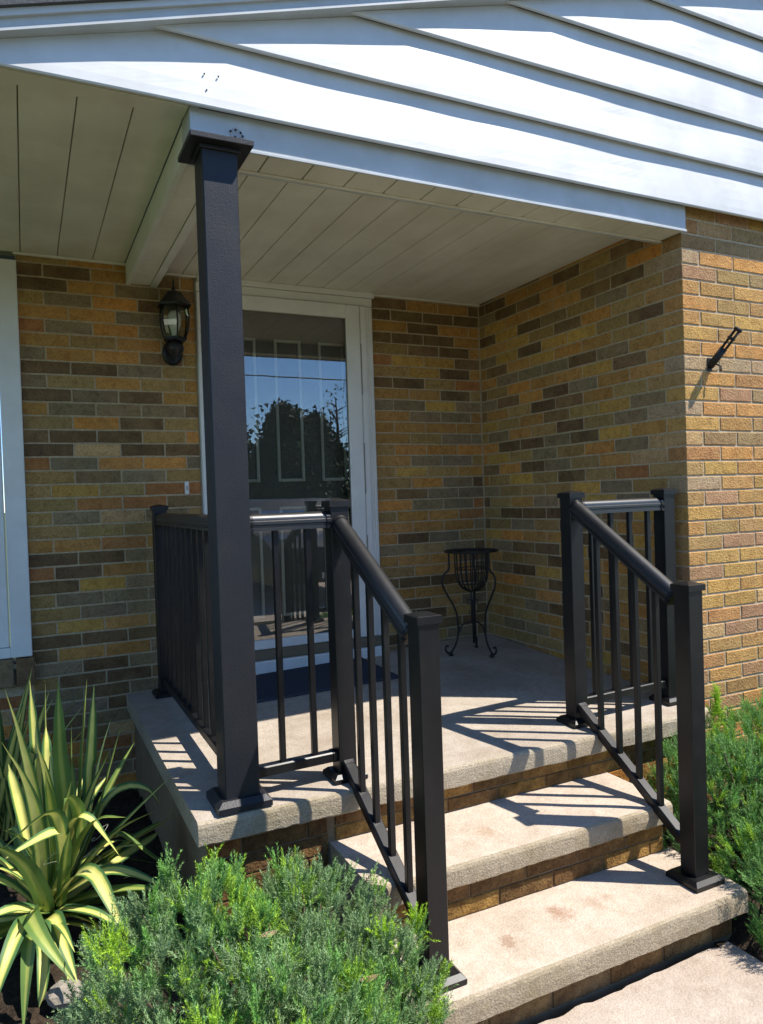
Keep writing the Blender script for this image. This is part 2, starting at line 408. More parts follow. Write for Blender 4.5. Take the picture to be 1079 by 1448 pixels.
# front wall (sunlit) and recess side wall share the outer corner at the origin
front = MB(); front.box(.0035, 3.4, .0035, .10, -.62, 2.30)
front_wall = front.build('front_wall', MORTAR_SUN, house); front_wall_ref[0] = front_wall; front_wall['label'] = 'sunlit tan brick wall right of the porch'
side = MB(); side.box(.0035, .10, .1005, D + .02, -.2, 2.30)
side_wall = side.build('side_wall', MORTAR, house); side_wall['label'] = 'shaded brick wall on the inner right side of the porch'
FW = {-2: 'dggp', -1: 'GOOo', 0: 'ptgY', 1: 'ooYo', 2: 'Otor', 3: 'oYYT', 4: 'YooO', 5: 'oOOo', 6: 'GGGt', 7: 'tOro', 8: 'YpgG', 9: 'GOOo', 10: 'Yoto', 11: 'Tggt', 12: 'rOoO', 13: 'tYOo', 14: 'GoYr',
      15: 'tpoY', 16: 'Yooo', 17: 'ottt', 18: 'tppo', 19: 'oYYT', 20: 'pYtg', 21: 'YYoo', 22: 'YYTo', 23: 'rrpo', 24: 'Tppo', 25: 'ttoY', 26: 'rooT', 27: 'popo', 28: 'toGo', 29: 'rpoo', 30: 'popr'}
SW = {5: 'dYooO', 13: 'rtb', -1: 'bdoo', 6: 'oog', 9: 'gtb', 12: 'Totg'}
for n in range(-4, 37):
    z, h = rowz(n); fc = FW.get(n, ''); even = (n % 2 == 0)
    # quoin brick at the corner: stretcher to the front on even courses, to the side on odd ones
    c0 = fc[0] if fc else pick('oYtTgrp')
    Lx, Ly = (2 * H, H) if even else (H, 2 * H)
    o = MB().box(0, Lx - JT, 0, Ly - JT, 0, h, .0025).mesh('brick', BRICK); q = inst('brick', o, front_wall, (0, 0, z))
    pc = tuple(.58 * a_ + .42 * r for a_, r in zip(PAL[c0], (.46, .285, .125))); q.color = (*pc, 1)  # corner bricks get the same painted-in sunlit tone
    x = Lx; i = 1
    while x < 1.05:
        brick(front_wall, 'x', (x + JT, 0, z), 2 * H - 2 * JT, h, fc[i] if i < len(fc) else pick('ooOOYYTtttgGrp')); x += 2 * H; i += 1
    if n < 29:
        y = Ly; i = 0; cols = SW.get(n, '')
        while y < D - .01:
            L = min(2 * H, D - y)
            if L > .03: brick(side_wall, 'y', (0, y + JT, z), L - 2 * JT, h, cols[i] if i < len(cols) else pick('ooooOYYtttttggbbbdd'))
            y += L; i += 1
# courses that run on beyond the picture: one joined piece
far = MB()
for n in range(-4, 37):
    z, h = rowz(n); x = (2 * H if n % 2 == 0 else H)
    while x < 1.05: x += 2 * H
    while x < 3.3: far.box(x + JT, x + 2 * H - JT, 0, .05, z, z + h); x += 2 * H
o = far.build('far_bricks', BRICK, front_wall, 'stuff'); o.color = (*PAL['o'], 1)

# window at the left with rowlock brick sill
win = MB(); yf = D - .028
win.box(-2.708, -2.617, yf, D + .04, .252, 2.13, .003); win.box(-3.60, -3.512, yf, D + .04, .252, 2.13, .003)
win.box(-3.512, -2.708, yf, D + .04, 2.045, 2.13, .003); win.box(-3.512, -2.708, yf + .004, D + .04, .252, .30, .003)
window = win.build('window', TRIM, house); window['label'] = 'white framed window beside the brick wall'
sash = MB(); sash.box(-2.775, -2.712, yf + .012, D + .03, .302, 2.042, .004); sash.box(-3.508, -3.445, yf + .012, D + .03, .302, 2.042, .004)
sash.box(-3.445, -2.775, yf + .012, D + .03, .302, .37, .004); sash.box(-3.445, -2.775, yf + .012, D + .03, 1.97, 2.042, .004)
sash.build('sash', TRIM, window)
MB().box(-3.445, -2.775, D + .005, D + .009, .37, 1.97).build('pane', WINGLASS, window)
MB().box(-3.45, -2.77, D + .12, D + .13, .36, 1.98).build('blind', mat_plain('blind_cloth', (.05, .06, .055), .9), window)
ws = MB().box(-3.62, -2.605, D - .03, D + .05, .20, .222).build('window_sill', MORTAR, house)
for k in range(11):
    x = -2.607 - k * .092 - .082
    brick(ws, 'x', (x, D - .042, .118), .082, .128, 'g' if k % 3 else 'd', dep=.1)

# storm door, its frame and the inner door
fr = MB()
fr.box(-1.778, -1.700, D - .03, D + .12, 0, 2.062, .004); fr.box(-.811, -.762, D - .03, D + .12, 0, 2.062, .004)
fr.box(-1.778, -.762, D - .032, D + .12, 2.064, 2.112, .004)
fr.box(-1.77, -.745, D - .036, D + .05, 2.114, 2.146, .005)
fr.box(-.787, -.776, D - .036, D - .029, .1, 2.05)
door_frame = fr.build('door_frame', TRIM, house)
sd_ = MB(); ys = D - .052; yb = D - .02
sd_.box(-1.698, -1.606, ys, yb, .150, 2.060, .005); sd_.box(-.939, -.852, ys, yb, .150, 2.060, .005)
sd_.box(-1.606, -.939, ys + .001, yb, 1.983, 2.060, .004); sd_.box(-1.606, -.939, ys + .001, yb, .150, .200, .004)
sd_.box(-.849, -.812, ys + .004, yb, .150, 2.060, .003)
storm = sd_.build('storm_door', TRIM, house); storm['label'] = 'white storm door with a full height glass pane'
MB().box(-1.607, -.938, D - .038, D - .034, .199, 1.984).build('glass_pane', GLASS, storm)
gk = MB(); gk.box(-1.612, -1.604, ys + .006, D - .025, .198, 1.985); gk.box(-.941, -.934, ys + .006, D - .025, .198, 1.985); gk.box(-1.606, -.939, ys + .006, D - .025, 1.979, 1.985)
gk.build('gasket', GROOVE, storm)
hg = MB(); 
for z in (.45, .98, 1.55): hg.tube([(-.8505, ys - .001, z), (-.8505, ys - .001, z + .29)], .0025, 6)
hg.build('hinge', GROOVE, storm)
hd = MB().box(-1.675, -1.640, ys - .012, ys, .93, 1.12, .006); hd.tube([(-1.655, ys - .01, 1.06), (-1.655, ys - .05, 1.06), (-1.58, ys - .055, 1.06)], .008, 8)
hd.build('handle', BLACK, storm)
WOODSILL = mat_plain('sill_bronze', (.16, .125, .075), .6)
MB().box(-1.749, -.762, D - .062, D + .1, .094, .148, .004).build('threshold', WOODSILL, house)
MB().box(-1.765, -.748, D - .085, D + .1, .020, .092, .006).build('door_sill', TRIM, house)
INNER = mat_paint('inner_door_paint', (.17, .145, .11), .5, .2); INNERL = mat_paint('inner_door_moulding', (.75, .70, .56), .45, .2)
di = MB().box(-1.70, -.811, D + .075, D + .115, .15, 2.06)
inner = di.build('inner_door', INNER, house); inner['label'] = 'panelled inner door behind the storm door glass'
for (xa, xb, za, zb) in ((-1.60, -1.44, .30, .92), (-1.07, -.91, .30, .92), (-1.335, -1.175, .30, .92), (-1.60, -1.44, 1.06, 1.86), (-1.335, -1.175, 1.06, 1.86), (-1.07, -.91, 1.06, 1.86)):
    mo = MB(); t = .017; y0 = D + .062; y1 = D + .0745
    mo.box(xa, xa + t, y0, y1, za, zb, .003); mo.box(xb - t, xb, y0, y1, za, zb, .003); mo.box(xa + t, xb - t, y0, y1, za, za + t, .003); mo.box(xa + t, xb - t, y0, y1, zb - t, zb, .003)
    mo.build('panel_moulding', INNERL, inner)

# soffits: separate tongue boards with dark grooves between
SZ = 2.146
sback = MB().box(-1.99, .10, .02, D + .1, SZ + .012, SZ + .03)
soffit = sback.build('porch_soffit', GROOVE, house)
xs = [-1.379 + .155 * k for k in range(-4, 10)]
for i in range(len(xs) - 1):
    a, b_ = max(xs[i], -1.978), min(xs[i + 1], -.004)
    if b_ - a < .02: continue
    MB().box(a + .0016, b_ - .0016, .125, D - .004, SZ, SZ + .011, .0022).build('soffit_board', SOFFIT, soffit)
MB().box(-1.975, -.003, D - .022, D - .002, SZ - .010, SZ - .001, .002).build('soffit_trim', SOFFIT, soffit)
SZL = 2.174
lsback = MB().box(-3.4, -2.10, -.02, D + .1, SZL + .012, SZL + .03)
lsoffit = lsback.build('eave_soffit', GROOVE, house)
for k in range(-5, 4):
    a = -2.597 + .1605 * k; b_ = min(a + .1605, -2.124)
    if b_ - a < .03: continue
    MB().box(a + .0018, b_ - .0018, .050, D - .004, SZL, SZL + .011, .0020).build('soffit_board', SOFFIT, lsoffit)
MB().box(-3.4, -2.124, -.024, .0485, SZL - .004, SZL + .012, .002).build('soffit_trim', SOFFIT, lsoffit)
MB().box(-2.63, -2.122, D - .02, D - .001, SZL - .012, SZL - .001, .002).build('soffit_trim', SOFFIT, lsoffit)
# boxed beams
bm_ = MB(); bm_.box(-2.122, -2.110, .10, D - .002, 2.072, 2.176, .002); bm_.box(-1.984, -1.972, .13, D - .002, 2.074, 2.146, .002)
bm_.box(-2.122, -2.100, .09, D - .002, 2.068, 2.0735, .001); bm_.box(-2.005, -1.970, .13, D - .002, 2.068, 2.0735, .001)
bm_.box(-2.109, -1.985, .10, D - .003, 2.082, 2.09)
side_beam = bm_.build('side_beam', TRIM, house)
y = .13
while y < D - .02:
    MB().box(-2.0995, -2.0055, y + .0012, min(y + .155, D - .004) - .0012, 2.0755, 2.0815, .0012).build('soffit_board', SOFFIT, side_beam); y += .155
fb = MB(); fb.box(-2.1235, -.001, -.027, -.015, 2.064, 2.170, .001); fb.box(-2.1225, -2.0935, -.0265, .1015, 2.066, 2.186, .001)
fb.box(-2.103, -.002, .112, .126, 2.056, 2.16, .002); fb.box(-2.10, -.002, -.014, .112, 2.0765, 2.085)
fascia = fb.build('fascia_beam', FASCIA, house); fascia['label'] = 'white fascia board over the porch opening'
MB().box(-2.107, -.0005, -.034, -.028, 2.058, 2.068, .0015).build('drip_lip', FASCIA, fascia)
k = 0; x = -2.028
while x < -.01:
    MB().box(x + .0022, min(x + .157, -.004) - .0022, -.012, .111, 2.0655, 2.0755, .002).build('soffit_board', SOFFIT, fascia); x += .157
MB().box(-2.10, -.002, .104, .1115, 2.0575, 2.0645, .001).build('soffit_trim', SOFFIT, fascia)
# the old fixing on the fascia: caulk smear with nail heads
CAULK = mat_plain('old_caulk', (.40, .41, .42), .9); NAIL = mat_plain('rusty_nail', (.03, .03, .028), .7)
pc = pix(334, 190, -.028); b = MB(); vs = []; N = 14
for i in range(N):
    a = 2 * math.pi * i / N; r = .021 * (1 + .35 * nz(math.cos(a), math.sin(a), 2, 2)); vs.append((pc.x + r * .95 * math.cos(a), -.0295, pc.z + r * math.sin(a)))
vs += [(x_, -.027, z_) for x_, y_, z_ in vs]
b.add(vs, [tuple(range(N - 1, -1, -1))] + [(i, (i + 1) % N, N + (i + 1) % N, N + i) for i in range(N)]); b.build('caulk_patch', CAULK, fascia)
for dx, dz in ((-.018, .006), (-.002, .012), (.014, .006), (-.004, -.010), (.010, -.014), (.020, -.004)):
    MB().lathe([(0, -.004), (.0035, -.004), (.0035, .002), (0, .002)], n=8).build('nail', NAIL, fascia).matrix_basis = Matrix.Translation((pc.x + dx, -.031, pc.z + dz)) @ Matrix.Rotation(math.pi / 2, 4, 'X')

# gable siding
RS = .322
def rake_z(x): return 2.236 + RS * (x + 2.635)
def rake_x(z): return -2.635 + (z - 2.236) / RS
gb = MB(); gb.add([(-3.45, -.012, 2.10), (4.2, -.012, 2.18), (4.2, -.012, 4.3), (rake_x(4.3), -.012, 4.3), (-3.45, -.012, rake_z(-3.45))], [(0, 1, 2, 3, 4)])
gb.v[0] = (-3.45, -.012, 2.19)
gable = gb.build('gable', GROOVE, house); gable['label'] = 'white lap siding gable above the porch'
LAPS = .2072
for k in range(0, 10):
    z0 = 2.161 + LAPS * k; z1 = z0 + .214
    prof = [(-.040, .010), (-.050, -.001), (-.0595, -.001), (-.0625, .004), (-.0600, .030), (-.0545, .070), (-.0485, .110), (-.0425, .150), (-.0375, .185), (-.035, .214), (-.030, .214), (-.034, .150), (-.044, .070), (-.054, .012)]
    xl0, xr = max(rake_x(z0), -3.42), 3.3; segs = 110
    def fn(q, t, j, k=k, z0=z0):
        zz = q.z; xl = max(rake_x(zz) + .004, -3.42); x = xl + (xr - xl) * t
        hgt = (zz - z0) / .214
        wv = .0068 * nz(x, k * 3.1, 0, 1.5) + .0018 * nz(x, k * 5.3, 2, 4.0)
        return Vector((x, q.y - wv * (.25 + .75 * math.sin(math.pi * min(1, max(0, hgt + .05)))), zz + .0012 * nz(x, k * 7.7, 5, 1.7)))
    bb = MB().extrude(prof, (xl0, 0, z0), (xr, 0, z0), (0, 1, 0), (0, 0, 1), smooth=False, segs=segs, fn=fn)
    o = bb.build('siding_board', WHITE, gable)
for (u, v) in ((289, 104), (309, 108), (292, 128)):
    q = pix(u, v, -.056); MB().lathe([(0, -.0012), (.0024, -.0008), (.0024, .004), (0, .004)], n=7).build('nail', NAIL, gable).matrix_basis = Matrix.Translation((q.x, -.0535 if v < 120 else -.0575, q.z)) @ Matrix.Rotation(math.pi / 2, 4, 'X')
# rake boards and roof
def slope_box(xa, xb, y0, y1, off0, off1):
    vs = [(x, y, rake_z(x) + o_) for x in (xa, xb) for y in (y0, y1) for o_ in (off0, off1)]
    return vs, [(0, 1, 3, 2), (4, 6, 7, 5), (0, 4, 5, 1), (2, 3, 7, 6), (0, 2, 6, 4), (1, 5, 7, 3)]
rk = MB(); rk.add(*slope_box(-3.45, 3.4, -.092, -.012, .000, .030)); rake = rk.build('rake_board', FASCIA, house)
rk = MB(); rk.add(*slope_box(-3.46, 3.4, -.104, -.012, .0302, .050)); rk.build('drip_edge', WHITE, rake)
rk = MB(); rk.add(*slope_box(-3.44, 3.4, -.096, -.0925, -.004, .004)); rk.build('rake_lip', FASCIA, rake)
SHING = mat_concrete('shingle', (.10, .105, .115), .8, dirt=.2)
rf = MB(); vs, fs = slope_box(-3.50, 3.4, -.118, 5.0, .0504, .078); rf.add(vs, fs)
pk = rake_z(3.4); rf.add([(3.4, -.118, pk + .05), (3.4, 5, pk + .05), (8, -.118, pk - 1.4), (8, 5, pk - 1.4), (3.4, -.118, pk + .078), (3.4, 5, pk + .078), (8, -.118, pk - 1.37), (8, 5, pk - 1.37)], [(0, 2, 3, 1), (4, 5, 7, 6), (0, 4, 6, 2)])
rf.build('roof', SHING, house)

# ---------------------------------------------------------------- porch: slab, treads, brick risers
porch = tag(empty('porch', (-1.1, .5, -.5)), 'concrete entry porch with two steps on brick risers', 'porch')
def floor_z(x, y): return .065 * max(0, min(1, (x + 2.15) / 2.15)) * max(0, min(1, y / D))
st = []
SLABM = mat_concrete('slab_concrete', (.44, .385, .32), 1.0, edge=(.40, .34, .25), dirt=.42, big=1.7,
    stains=[(*on_z(700, 960, .03), .34, (.20, .17, .14), .55, 1), (*on_z(650, 945, .03), .2, (.17, .14, .11), .5, 2), (*on_z(740, 940, .03), .18, (.15, .12, .10), .5, 5)])
def nosed_slab(x0, x1, yf, yb, ztop, th, ztf=None, segs=120, ny=14, seed=0, r=.016, xjl=None):
    """slab whose front edge is worn round and whose lower edge is ragged"""
    prof = [(yb, -th), (yf + .008, -th), (yf + .001, -th + .006), (yf, -th * .55), (yf + .001, -r * 1.1), (yf + .004, -r * .55), (yf + .011, -r * .16), (yf + .022, -.0015)]
    for i in range(1, ny + 1): prof.append((yf + .022 + (yb - yf - .022) * i / ny, 0))
    def fn(q, t, j):
        x = q.x; top = j >= 7
        if j in (1, 2, 3, 4, 5, 6):
            q.y += .0022 * nz(x, seed, j * .2, 5) + .0013 * nz(x, seed, j * .7, 38)
            q.z += (.0016 if j < 4 else .0008) * nz(x, seed + 4, j * .3, 22)
        if j in (1, 2): q.z += .0045 * nz(x, seed + 9, 0, 9) + .0025 * nz(x, seed + 9, 4, 34)
        if ztf: q.z += ztf(x, q.y) if top else ztf(x, yf)
        q.z += (.0012 * nz(x, q.y, seed, 7) if top else 0)
        if t == 0 or t == 1:   # slightly pulled-in ends
            q.x += (.004 if t == 0 else -.004) * (1 if j < 9 else .4)
        return q
    return MB().extrude(prof, (x0, 0, ztop), (x1, 0, ztop), (0, 1, 0), (0, 0, 1), segs=segs, fn=fn)
slab = nosed_slab(-2.200, -.004, -.112, D + .004, 0, .078, floor_z, segs=160, ny=26, seed=3, xjl=True).build('slab', SLABM, porch)
slab['label'] = 'pale concrete porch slab'
Z2, Z1 = -.178, -.365
T2M = mat_concrete('tread_concrete_upper', CONC, 1.0, edge=(.37, .305, .215), dirt=.3, stains=[(*on_z(688, 1176, Z2), .06, (.33, .22, .13), .7, 3), (*on_z(812, 1108, Z2), .05, (.26, .20, .13), .5, 4)])
T1M = mat_concrete('tread_concrete_lower', CONC, 1.0, edge=(.37, .305, .215), dirt=.3,
    stains=[(*on_z(718, 1331, Z1), .045, (.24, .135, .075), .85, 1), (*on_z(795, 1292, Z1), .06, (.30, .16, .10), .75, 2), (*on_z(783, 1288, Z1), .04, (.27, .15, .09), .7, 6), (*on_z(838, 1276, Z1), .06, (.33, .22, .15), .7, 7), (*on_z(858, 1268, Z1), .03, (.3, .2, .13), .7, 9)])
t2 = nosed_slab(-1.765, -.566, -.402, -.058, Z2, .074, None, 110, 10, 5).build('tread', T2M, porch)
t1 = nosed_slab(-1.780, -.548, -.688, -.362, Z1, .080, None, 110, 10, 8).build('tread', T1M, porch)
core = MB(); core.box(-2.165, -.02, -.066, D + .002, -.62, -.079); core.box(-1.745, -.585, -.366, -.06, -.62, Z2 - .0745); core.box(-1.76, -.575, -.640, -.36, -.62, Z1 - .0805)
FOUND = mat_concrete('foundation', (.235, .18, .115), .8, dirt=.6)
foundation = core.build('foundation', FOUND, porch)
def riser(x0, x1, yf, ztop, zbot, nrow, cols, jo=0.0):
    hh = (ztop - zbot) / nrow
    for r_ in range(nrow):
        z = zbot + r_ * hh; x = x0 - (H if (r_ + int(jo)) % 2 else 0)
        while x < x1:
            a, b_ = max(x, x0) + .002, min(x + 2 * H, x1) - .002
            if b_ - a > .03: brick(foundation, 'x', (a, yf + .004, z + .002), b_ - a, hh - .004, random.choice(cols), dep=.03, mat=BRICK_DIRTY)
            x += 2 * H
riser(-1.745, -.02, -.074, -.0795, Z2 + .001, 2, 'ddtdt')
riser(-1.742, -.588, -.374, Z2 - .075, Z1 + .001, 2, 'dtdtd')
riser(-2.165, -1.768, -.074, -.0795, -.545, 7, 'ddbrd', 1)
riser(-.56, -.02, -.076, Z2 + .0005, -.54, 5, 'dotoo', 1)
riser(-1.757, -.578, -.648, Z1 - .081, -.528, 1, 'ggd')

mt = MB(); 
mt.box(-1.70, -.93, 1.02, 1.49, .0, .012, .003)
def on_floor(o):
    for v in o.data.vertices: v.co.z += floor_z(v.co.x, v.co.y) + .002
matm = NM('mat_ribbed'); wv = matm.n('TexWave'); wv.inputs['Scale'].default_value = 34; wv.bands_direction = 'Y'; matm.l(matm.coord(), wv.inputs['Vector'])
nn = matm.noise(220, 3, .7); matm.set(color=matm.mix(nn.outputs[0], (.028, .032, .048), (.075, .08, .10)), rough=.97, spec=.1, normal=matm.bump(wv.outputs[1], .6, .004))
o = mt.build('door_mat', matm.m); on_floor(o); tag(o, 'dark charcoal door mat lying on the slab before the storm door', 'door mat')

# ---------------------------------------------------------------- column
column = tag(empty('porch_column', (-2.047, -.020, 0)), 'tall square black column holding up the porch roof corner', 'column')
cx, cy, hw = -2.047, -.020, .0545
MB().box(cx - hw, cx + hw, cy - hw, cy + hw, .004, 2.0565, .0035).build('shaft', COLBLACK, column)
def skirt(x, y, z, w, h, top):
    """base cover: upright rim, then a slope up to the shaft"""
    b = MB(); a = w / 2; t = top / 2; r = .007
    lv = [(a, 0), (a, h * .55), (a - h * .5, h), (t, h)]
    vs = [(x + sx * q, y + sy * q, z + zz) for q, zz in lv for sx, sy in ((-1, -1), (1, -1), (1, 1), (-1, 1))]
    fs = []
    for i in range(3):
        for k in range(4): k2 = (k + 1) % 4; fs.append((i * 4 + k, i * 4 + k2, i * 4 + 4 + k2, i * 4 + 4 + k))
    fs.append((12, 13, 14, 15)); fs.append((3, 2, 1, 0)); b.add(vs, fs); return b
skirt(cx, cy, .002, .170, .034, .112).build('base_plate', COLBLACK, column)
b = MB(); b.box(cx - .097, cx + .097, cy - .097, cy + .097, 2.0385, 2.0560, .002); b.box(cx - .064, cx + .064, cy - .064, cy + .064, 2.026, 2.0382, .002)
b.build('capital', COLBLACK, column)

# ---------------------------------------------------------------- railings
RAIL = [(-.028, -.056), (.028, -.056), (.028, -.046), (.0245, -.044), (.0245, -.038), (.0305, -.035), (.0305, -.026), (.0265, -.0235)] + [(.0265 * math.cos(math.radians(q)), -.021 + .021 * math.sin(math.radians(q))) for q in range(0, 181, 12)] + [(-.0265, -.0235), (-.0305, -.026), (-.0305, -.035), (-.0245, -.038), (-.0245, -.044), (-.028, -.046)]
BOT = [(-.019, -.032), (.019, -.032), (.019, -.004), (.015, 0), (-.015, 0), (-.019, -.004)]
PW = .0635
def post(parent, x, y, zb, zt, plate=.118):
    o = MB().box(x - PW / 2, x + PW / 2, y - PW / 2, y + PW / 2, zb + .004, zt - .022, .002).build('post', BLACK, parent)
    b = MB(); a = .0385
    vs = [(x + sx * q, y + sy * q, zt + zz) for q, zz in ((a, -.030), (a, -.010), (a - .004, -.008), (.003, 0)) for sx, sy in ((-1, -1), (1, -1), (1, 1), (-1, 1))]
    fs = [(3, 2, 1, 0), (12, 13, 14, 15)]
    for i in range(3):
        for k in range(4): k2 = (k + 1) % 4; fs.append((i * 4 + k, i * 4 + k2, i * 4 + 4 + k2, i * 4 + 4 + k))
    b.add(vs, fs).build('post_cap', BLACK, o)
    skirt(x, y, zb + .002, plate, .026, .066).build('base_plate', BLACK, o)
    return o
def rail(parent, A, B, prof, name, bracket=True):
    A = Vector(A); B = Vector(B); d = (B - A).normalized(); side = d.cross(Vector((0, 0, 1))).normalized(); up = side.cross(d)
    o = MB().extrude(prof, A, B, side, up).build(name, RAILBLACK if prof is RAIL else BLACK, parent)
    if prof is RAIL:
        for p in o.data.polygons: p.use_smooth = len(p.vertices) == 4
        o.data.set_sharp_from_angle(angle=math.radians(38))
    if bracket:
        big = [(a * 1.14, b_ * 1.07 + .0016) for a, b_ in prof]
        for P, s in ((A, 1), (B, -1)):
            MB().extrude(big, P + d * s * .001, P + d * s * .017, side, up).build('rail_bracket', BLACK, o)
    return o
def baluster(parent, x, y, z0, z1, w=.0095):
    MB().box(x - w, x + w, y - w, y + w, z0, z1, .0015).build('baluster', BLACK, parent)

ZT = .955
left_rail = tag(empty('porch_railing', (-1.75, -.1, 0)), 'black metal railing from house wall around column and down the stairs beside yew', 'railing', 'black porch railings')
right_rail = tag(empty('porch_railing', (-.5, -.1, 0)), 'black metal railing down the steps beside the sunlit brick corner', 'railing', 'black porch railings')
P1, P2, PFR = (-.622, .038), (-.078, .062), (-.651, -.563)
L1, LR, PFL = (-1.672, .000), (-2.025, 1.445), (-1.668, -.577)
post(right_rail, *P1, floor_z(*P1), ZT); post(right_rail, *P2, floor_z(*P2), ZT); post(right_rail, *PFR, Z1, .640, .13)
post(left_rail, *L1, 0, ZT); post(left_rail, *LR, floor_z(*LR), ZT); post(left_rail, *PFL, Z1, .640, .13)
hp = PW / 2
RT = .912
rail(right_rail, (P1[0] + hp, P1[1], RT), (P2[0] - hp, P2[1], RT), RAIL, 'top_rail'); rail(right_rail, (P1[0] + hp, P1[1], .105), (P2[0] - hp, P2[1], .105), BOT, 'bottom_rail')
for x in (-.515, -.405, -.295, -.185):
    y = P1[1] + (P2[1] - P1[1]) * (x - P1[0]) / (P2[0] - P1[0]); baluster(right_rail, x, y, .100, RT - .046)
rail(left_rail, (cx + hw, -.012, RT), (L1[0] - hp, L1[1], RT), RAIL, 'top_rail'); rail(left_rail, (cx + hw, -.012, .098), (L1[0] - hp, L1[1], .098), BOT, 'bottom_rail')
for x in (-1.893, -1.782): baluster(left_rail, x, -.006, .094, RT - .046)
rail(left_rail, (cx + .012, cy + hw, RT), (LR[0], LR[1] - hp, RT), RAIL, 'top_rail'); rail(left_rail, (cx + .012, cy + hw, .098), (LR[0], LR[1] - hp, .098), BOT, 'bottom_rail')
k = 12
for i in range(1, k):
    t = i / k; baluster(left_rail, cx + .012 + (LR[0] - cx - .012) * t, cy + hw + (LR[1] - hp - cy - hw) * t, .094, RT - .046)
def stair(parent, A, B, ys):
    dz = .61
    za = .930 + dz * (A[1] - hp - .0); zt = lambda y: .914 + .585 * y
    bt = lambda y: .088 + .602 * y
    ya, yb = A[1] - hp, B[1] + hp
    rail(parent, (A[0], ya, zt(ya)), (B[0], yb, zt(yb)), RAIL, 'top_rail'); rail(parent, (A[0], ya, bt(ya)), (B[0], yb, bt(yb)), BOT, 'bottom_rail')
    for y in ys:
        x = A[0] + (B[0] - A[0]) * (y - ya) / (yb - ya); baluster(parent, x, y, bt(y) - .010, zt(y) - .052)
stair(right_rail, P1, PFR, (-.110, -.212, -.314, -.416))
stair(left_rail, L1, PFL, (-.140, -.242, -.344, -.446))

# ---------------------------------------------------------------- wall lantern
lc = (-1.906, D - .098, 0)
lan = tag(empty('wall_lantern', (lc[0], D, 1.75)), 'black carriage lantern with clear glass and white bulb on the shaded brick', 'wall lamp')
def hexring(prof, n=6, rot=math.pi / 6):
    b = MB(); k = len(prof); vs = []; fs = []
    for j in range(n):
        a = 2 * math.pi * j / n + rot
        for r, z in prof: vs.append((lc[0] + r * math.cos(a), lc[1] + r * math.sin(a), z))
    for j in range(n):
        for i in range(k - 1): j2 = (j + 1) % n; fs.append((j * k + i, j2 * k + i, j2 * k + i + 1, j * k + i + 1))
    return b.add(vs, fs)
body = [(.054, 1.792), (.068, 1.83), (.0745, 1.875), (.074, 1.915), (.068, 1.952)]
hexring([(0, 1.955), (.088, 1.950), (.090, 1.960), (.062, 1.990), (.048, 2.006), (.040, 2.020), (.024, 2.030), (.010, 2.036), (0, 2.038)]).build('roof', LANTERN, lan)
MB().lathe([(0, 2.03), (.008, 2.032), (.011, 2.044), (.006, 2.052), (.004, 2.062), (.0055, 2.074), (.003, 2.090), (0, 2.098)], (lc[0], lc[1], 0), 10).build('finial', LANTERN, lan)
hexring(body).build('shade', SHADE, lan)
for j in range(6):
    a = 2 * math.pi * j / 6 + math.pi / 6
    MB().tube([(lc[0] + r * math.cos(a), lc[1] + r * math.sin(a), z) for r, z in body], .0042, 6).build('rib', LANTERN, lan)
hexring([(0, 1.776), (.050, 1.776), (.061, 1.783), (.061, 1.794), (.050, 1.797), (0, 1.797)]).build('ring', LANTERN, lan)
MB().lathe([(0, 1.690), (.006, 1.686), (.009, 1.698), (.018, 1.706), (.038, 1.726), (.043, 1.744), (.036, 1.762), (.030, 1.777), (0, 1.777)], (lc[0], lc[1], 0), 16).build('base', LANTERN, lan)
MB().lathe([(0, 1.668), (.004, 1.670), (.0055, 1.680), (.003, 1.690), (0, 1.692)], (lc[0], lc[1], 0), 8).build('drop', LANTERN, lan)
b = MB(); n = 18; yv = D - .0005
ring_ = [(lc[0] + .052 * math.cos(2 * math.pi * i / n), 1.735 + .066 * math.sin(2 * math.pi * i / n)) for i in range(n)]
ring2 = [(lc[0] + .040 * math.cos(2 * math.pi * i / n), 1.735 + .053 * math.sin(2 * math.pi * i / n)) for i in range(n)]
b.add([(x, yv, z) for x, z in ring_] + [(x, yv - .012, z) for x, z in ring_] + [(x, yv - .026, z) for x, z in ring2],
      [(i, (i + 1) % n, n + (i + 1) % n, n + i) for i in range(n)] + [(n + i, n + (i + 1) % n, 2 * n + (i + 1) % n, 2 * n + i) for i in range(n)] + [tuple(range(2 * n, 3 * n))])
b.build('back_plate', LANTERN, lan)
MB().tube([(lc[0], D - .02, 1.735), (lc[0], D - .06, 1.735), (lc[0], lc[1] + .01, 1.737)], .018, 10).build('arm', LANTERN, lan)
bl = MB().lathe([(0, 1.797), (.016, 1.797), (.017, 1.822), (.020, 1.835), (.030, 1.862), (.034, 1.888), (.031, 1.910), (.020, 1.928), (0, 1.934)], (lc[0], lc[1], 0), 16)
bl.build('bulb', BULB, lan)

# ---------------------------------------------------------------- doorbell, flag bracket
p_ = pix(264, 690, D)
db = MB().box(p_.x - .011, p_.x + .011, D - .012, D - .0005, p_.z - .034, p_.z + .034, .003).build('doorbell', TRIM)
tag(db, 'small white doorbell on the brick beside the door frame', 'doorbell')
MB().box(p_.x - .004, p_.x + .004, D - .0145, D - .0118, p_.z - .012, p_.z + .012, .001).build('button', mat_plain('bell_button', (.35, .33, .28), .4), db)

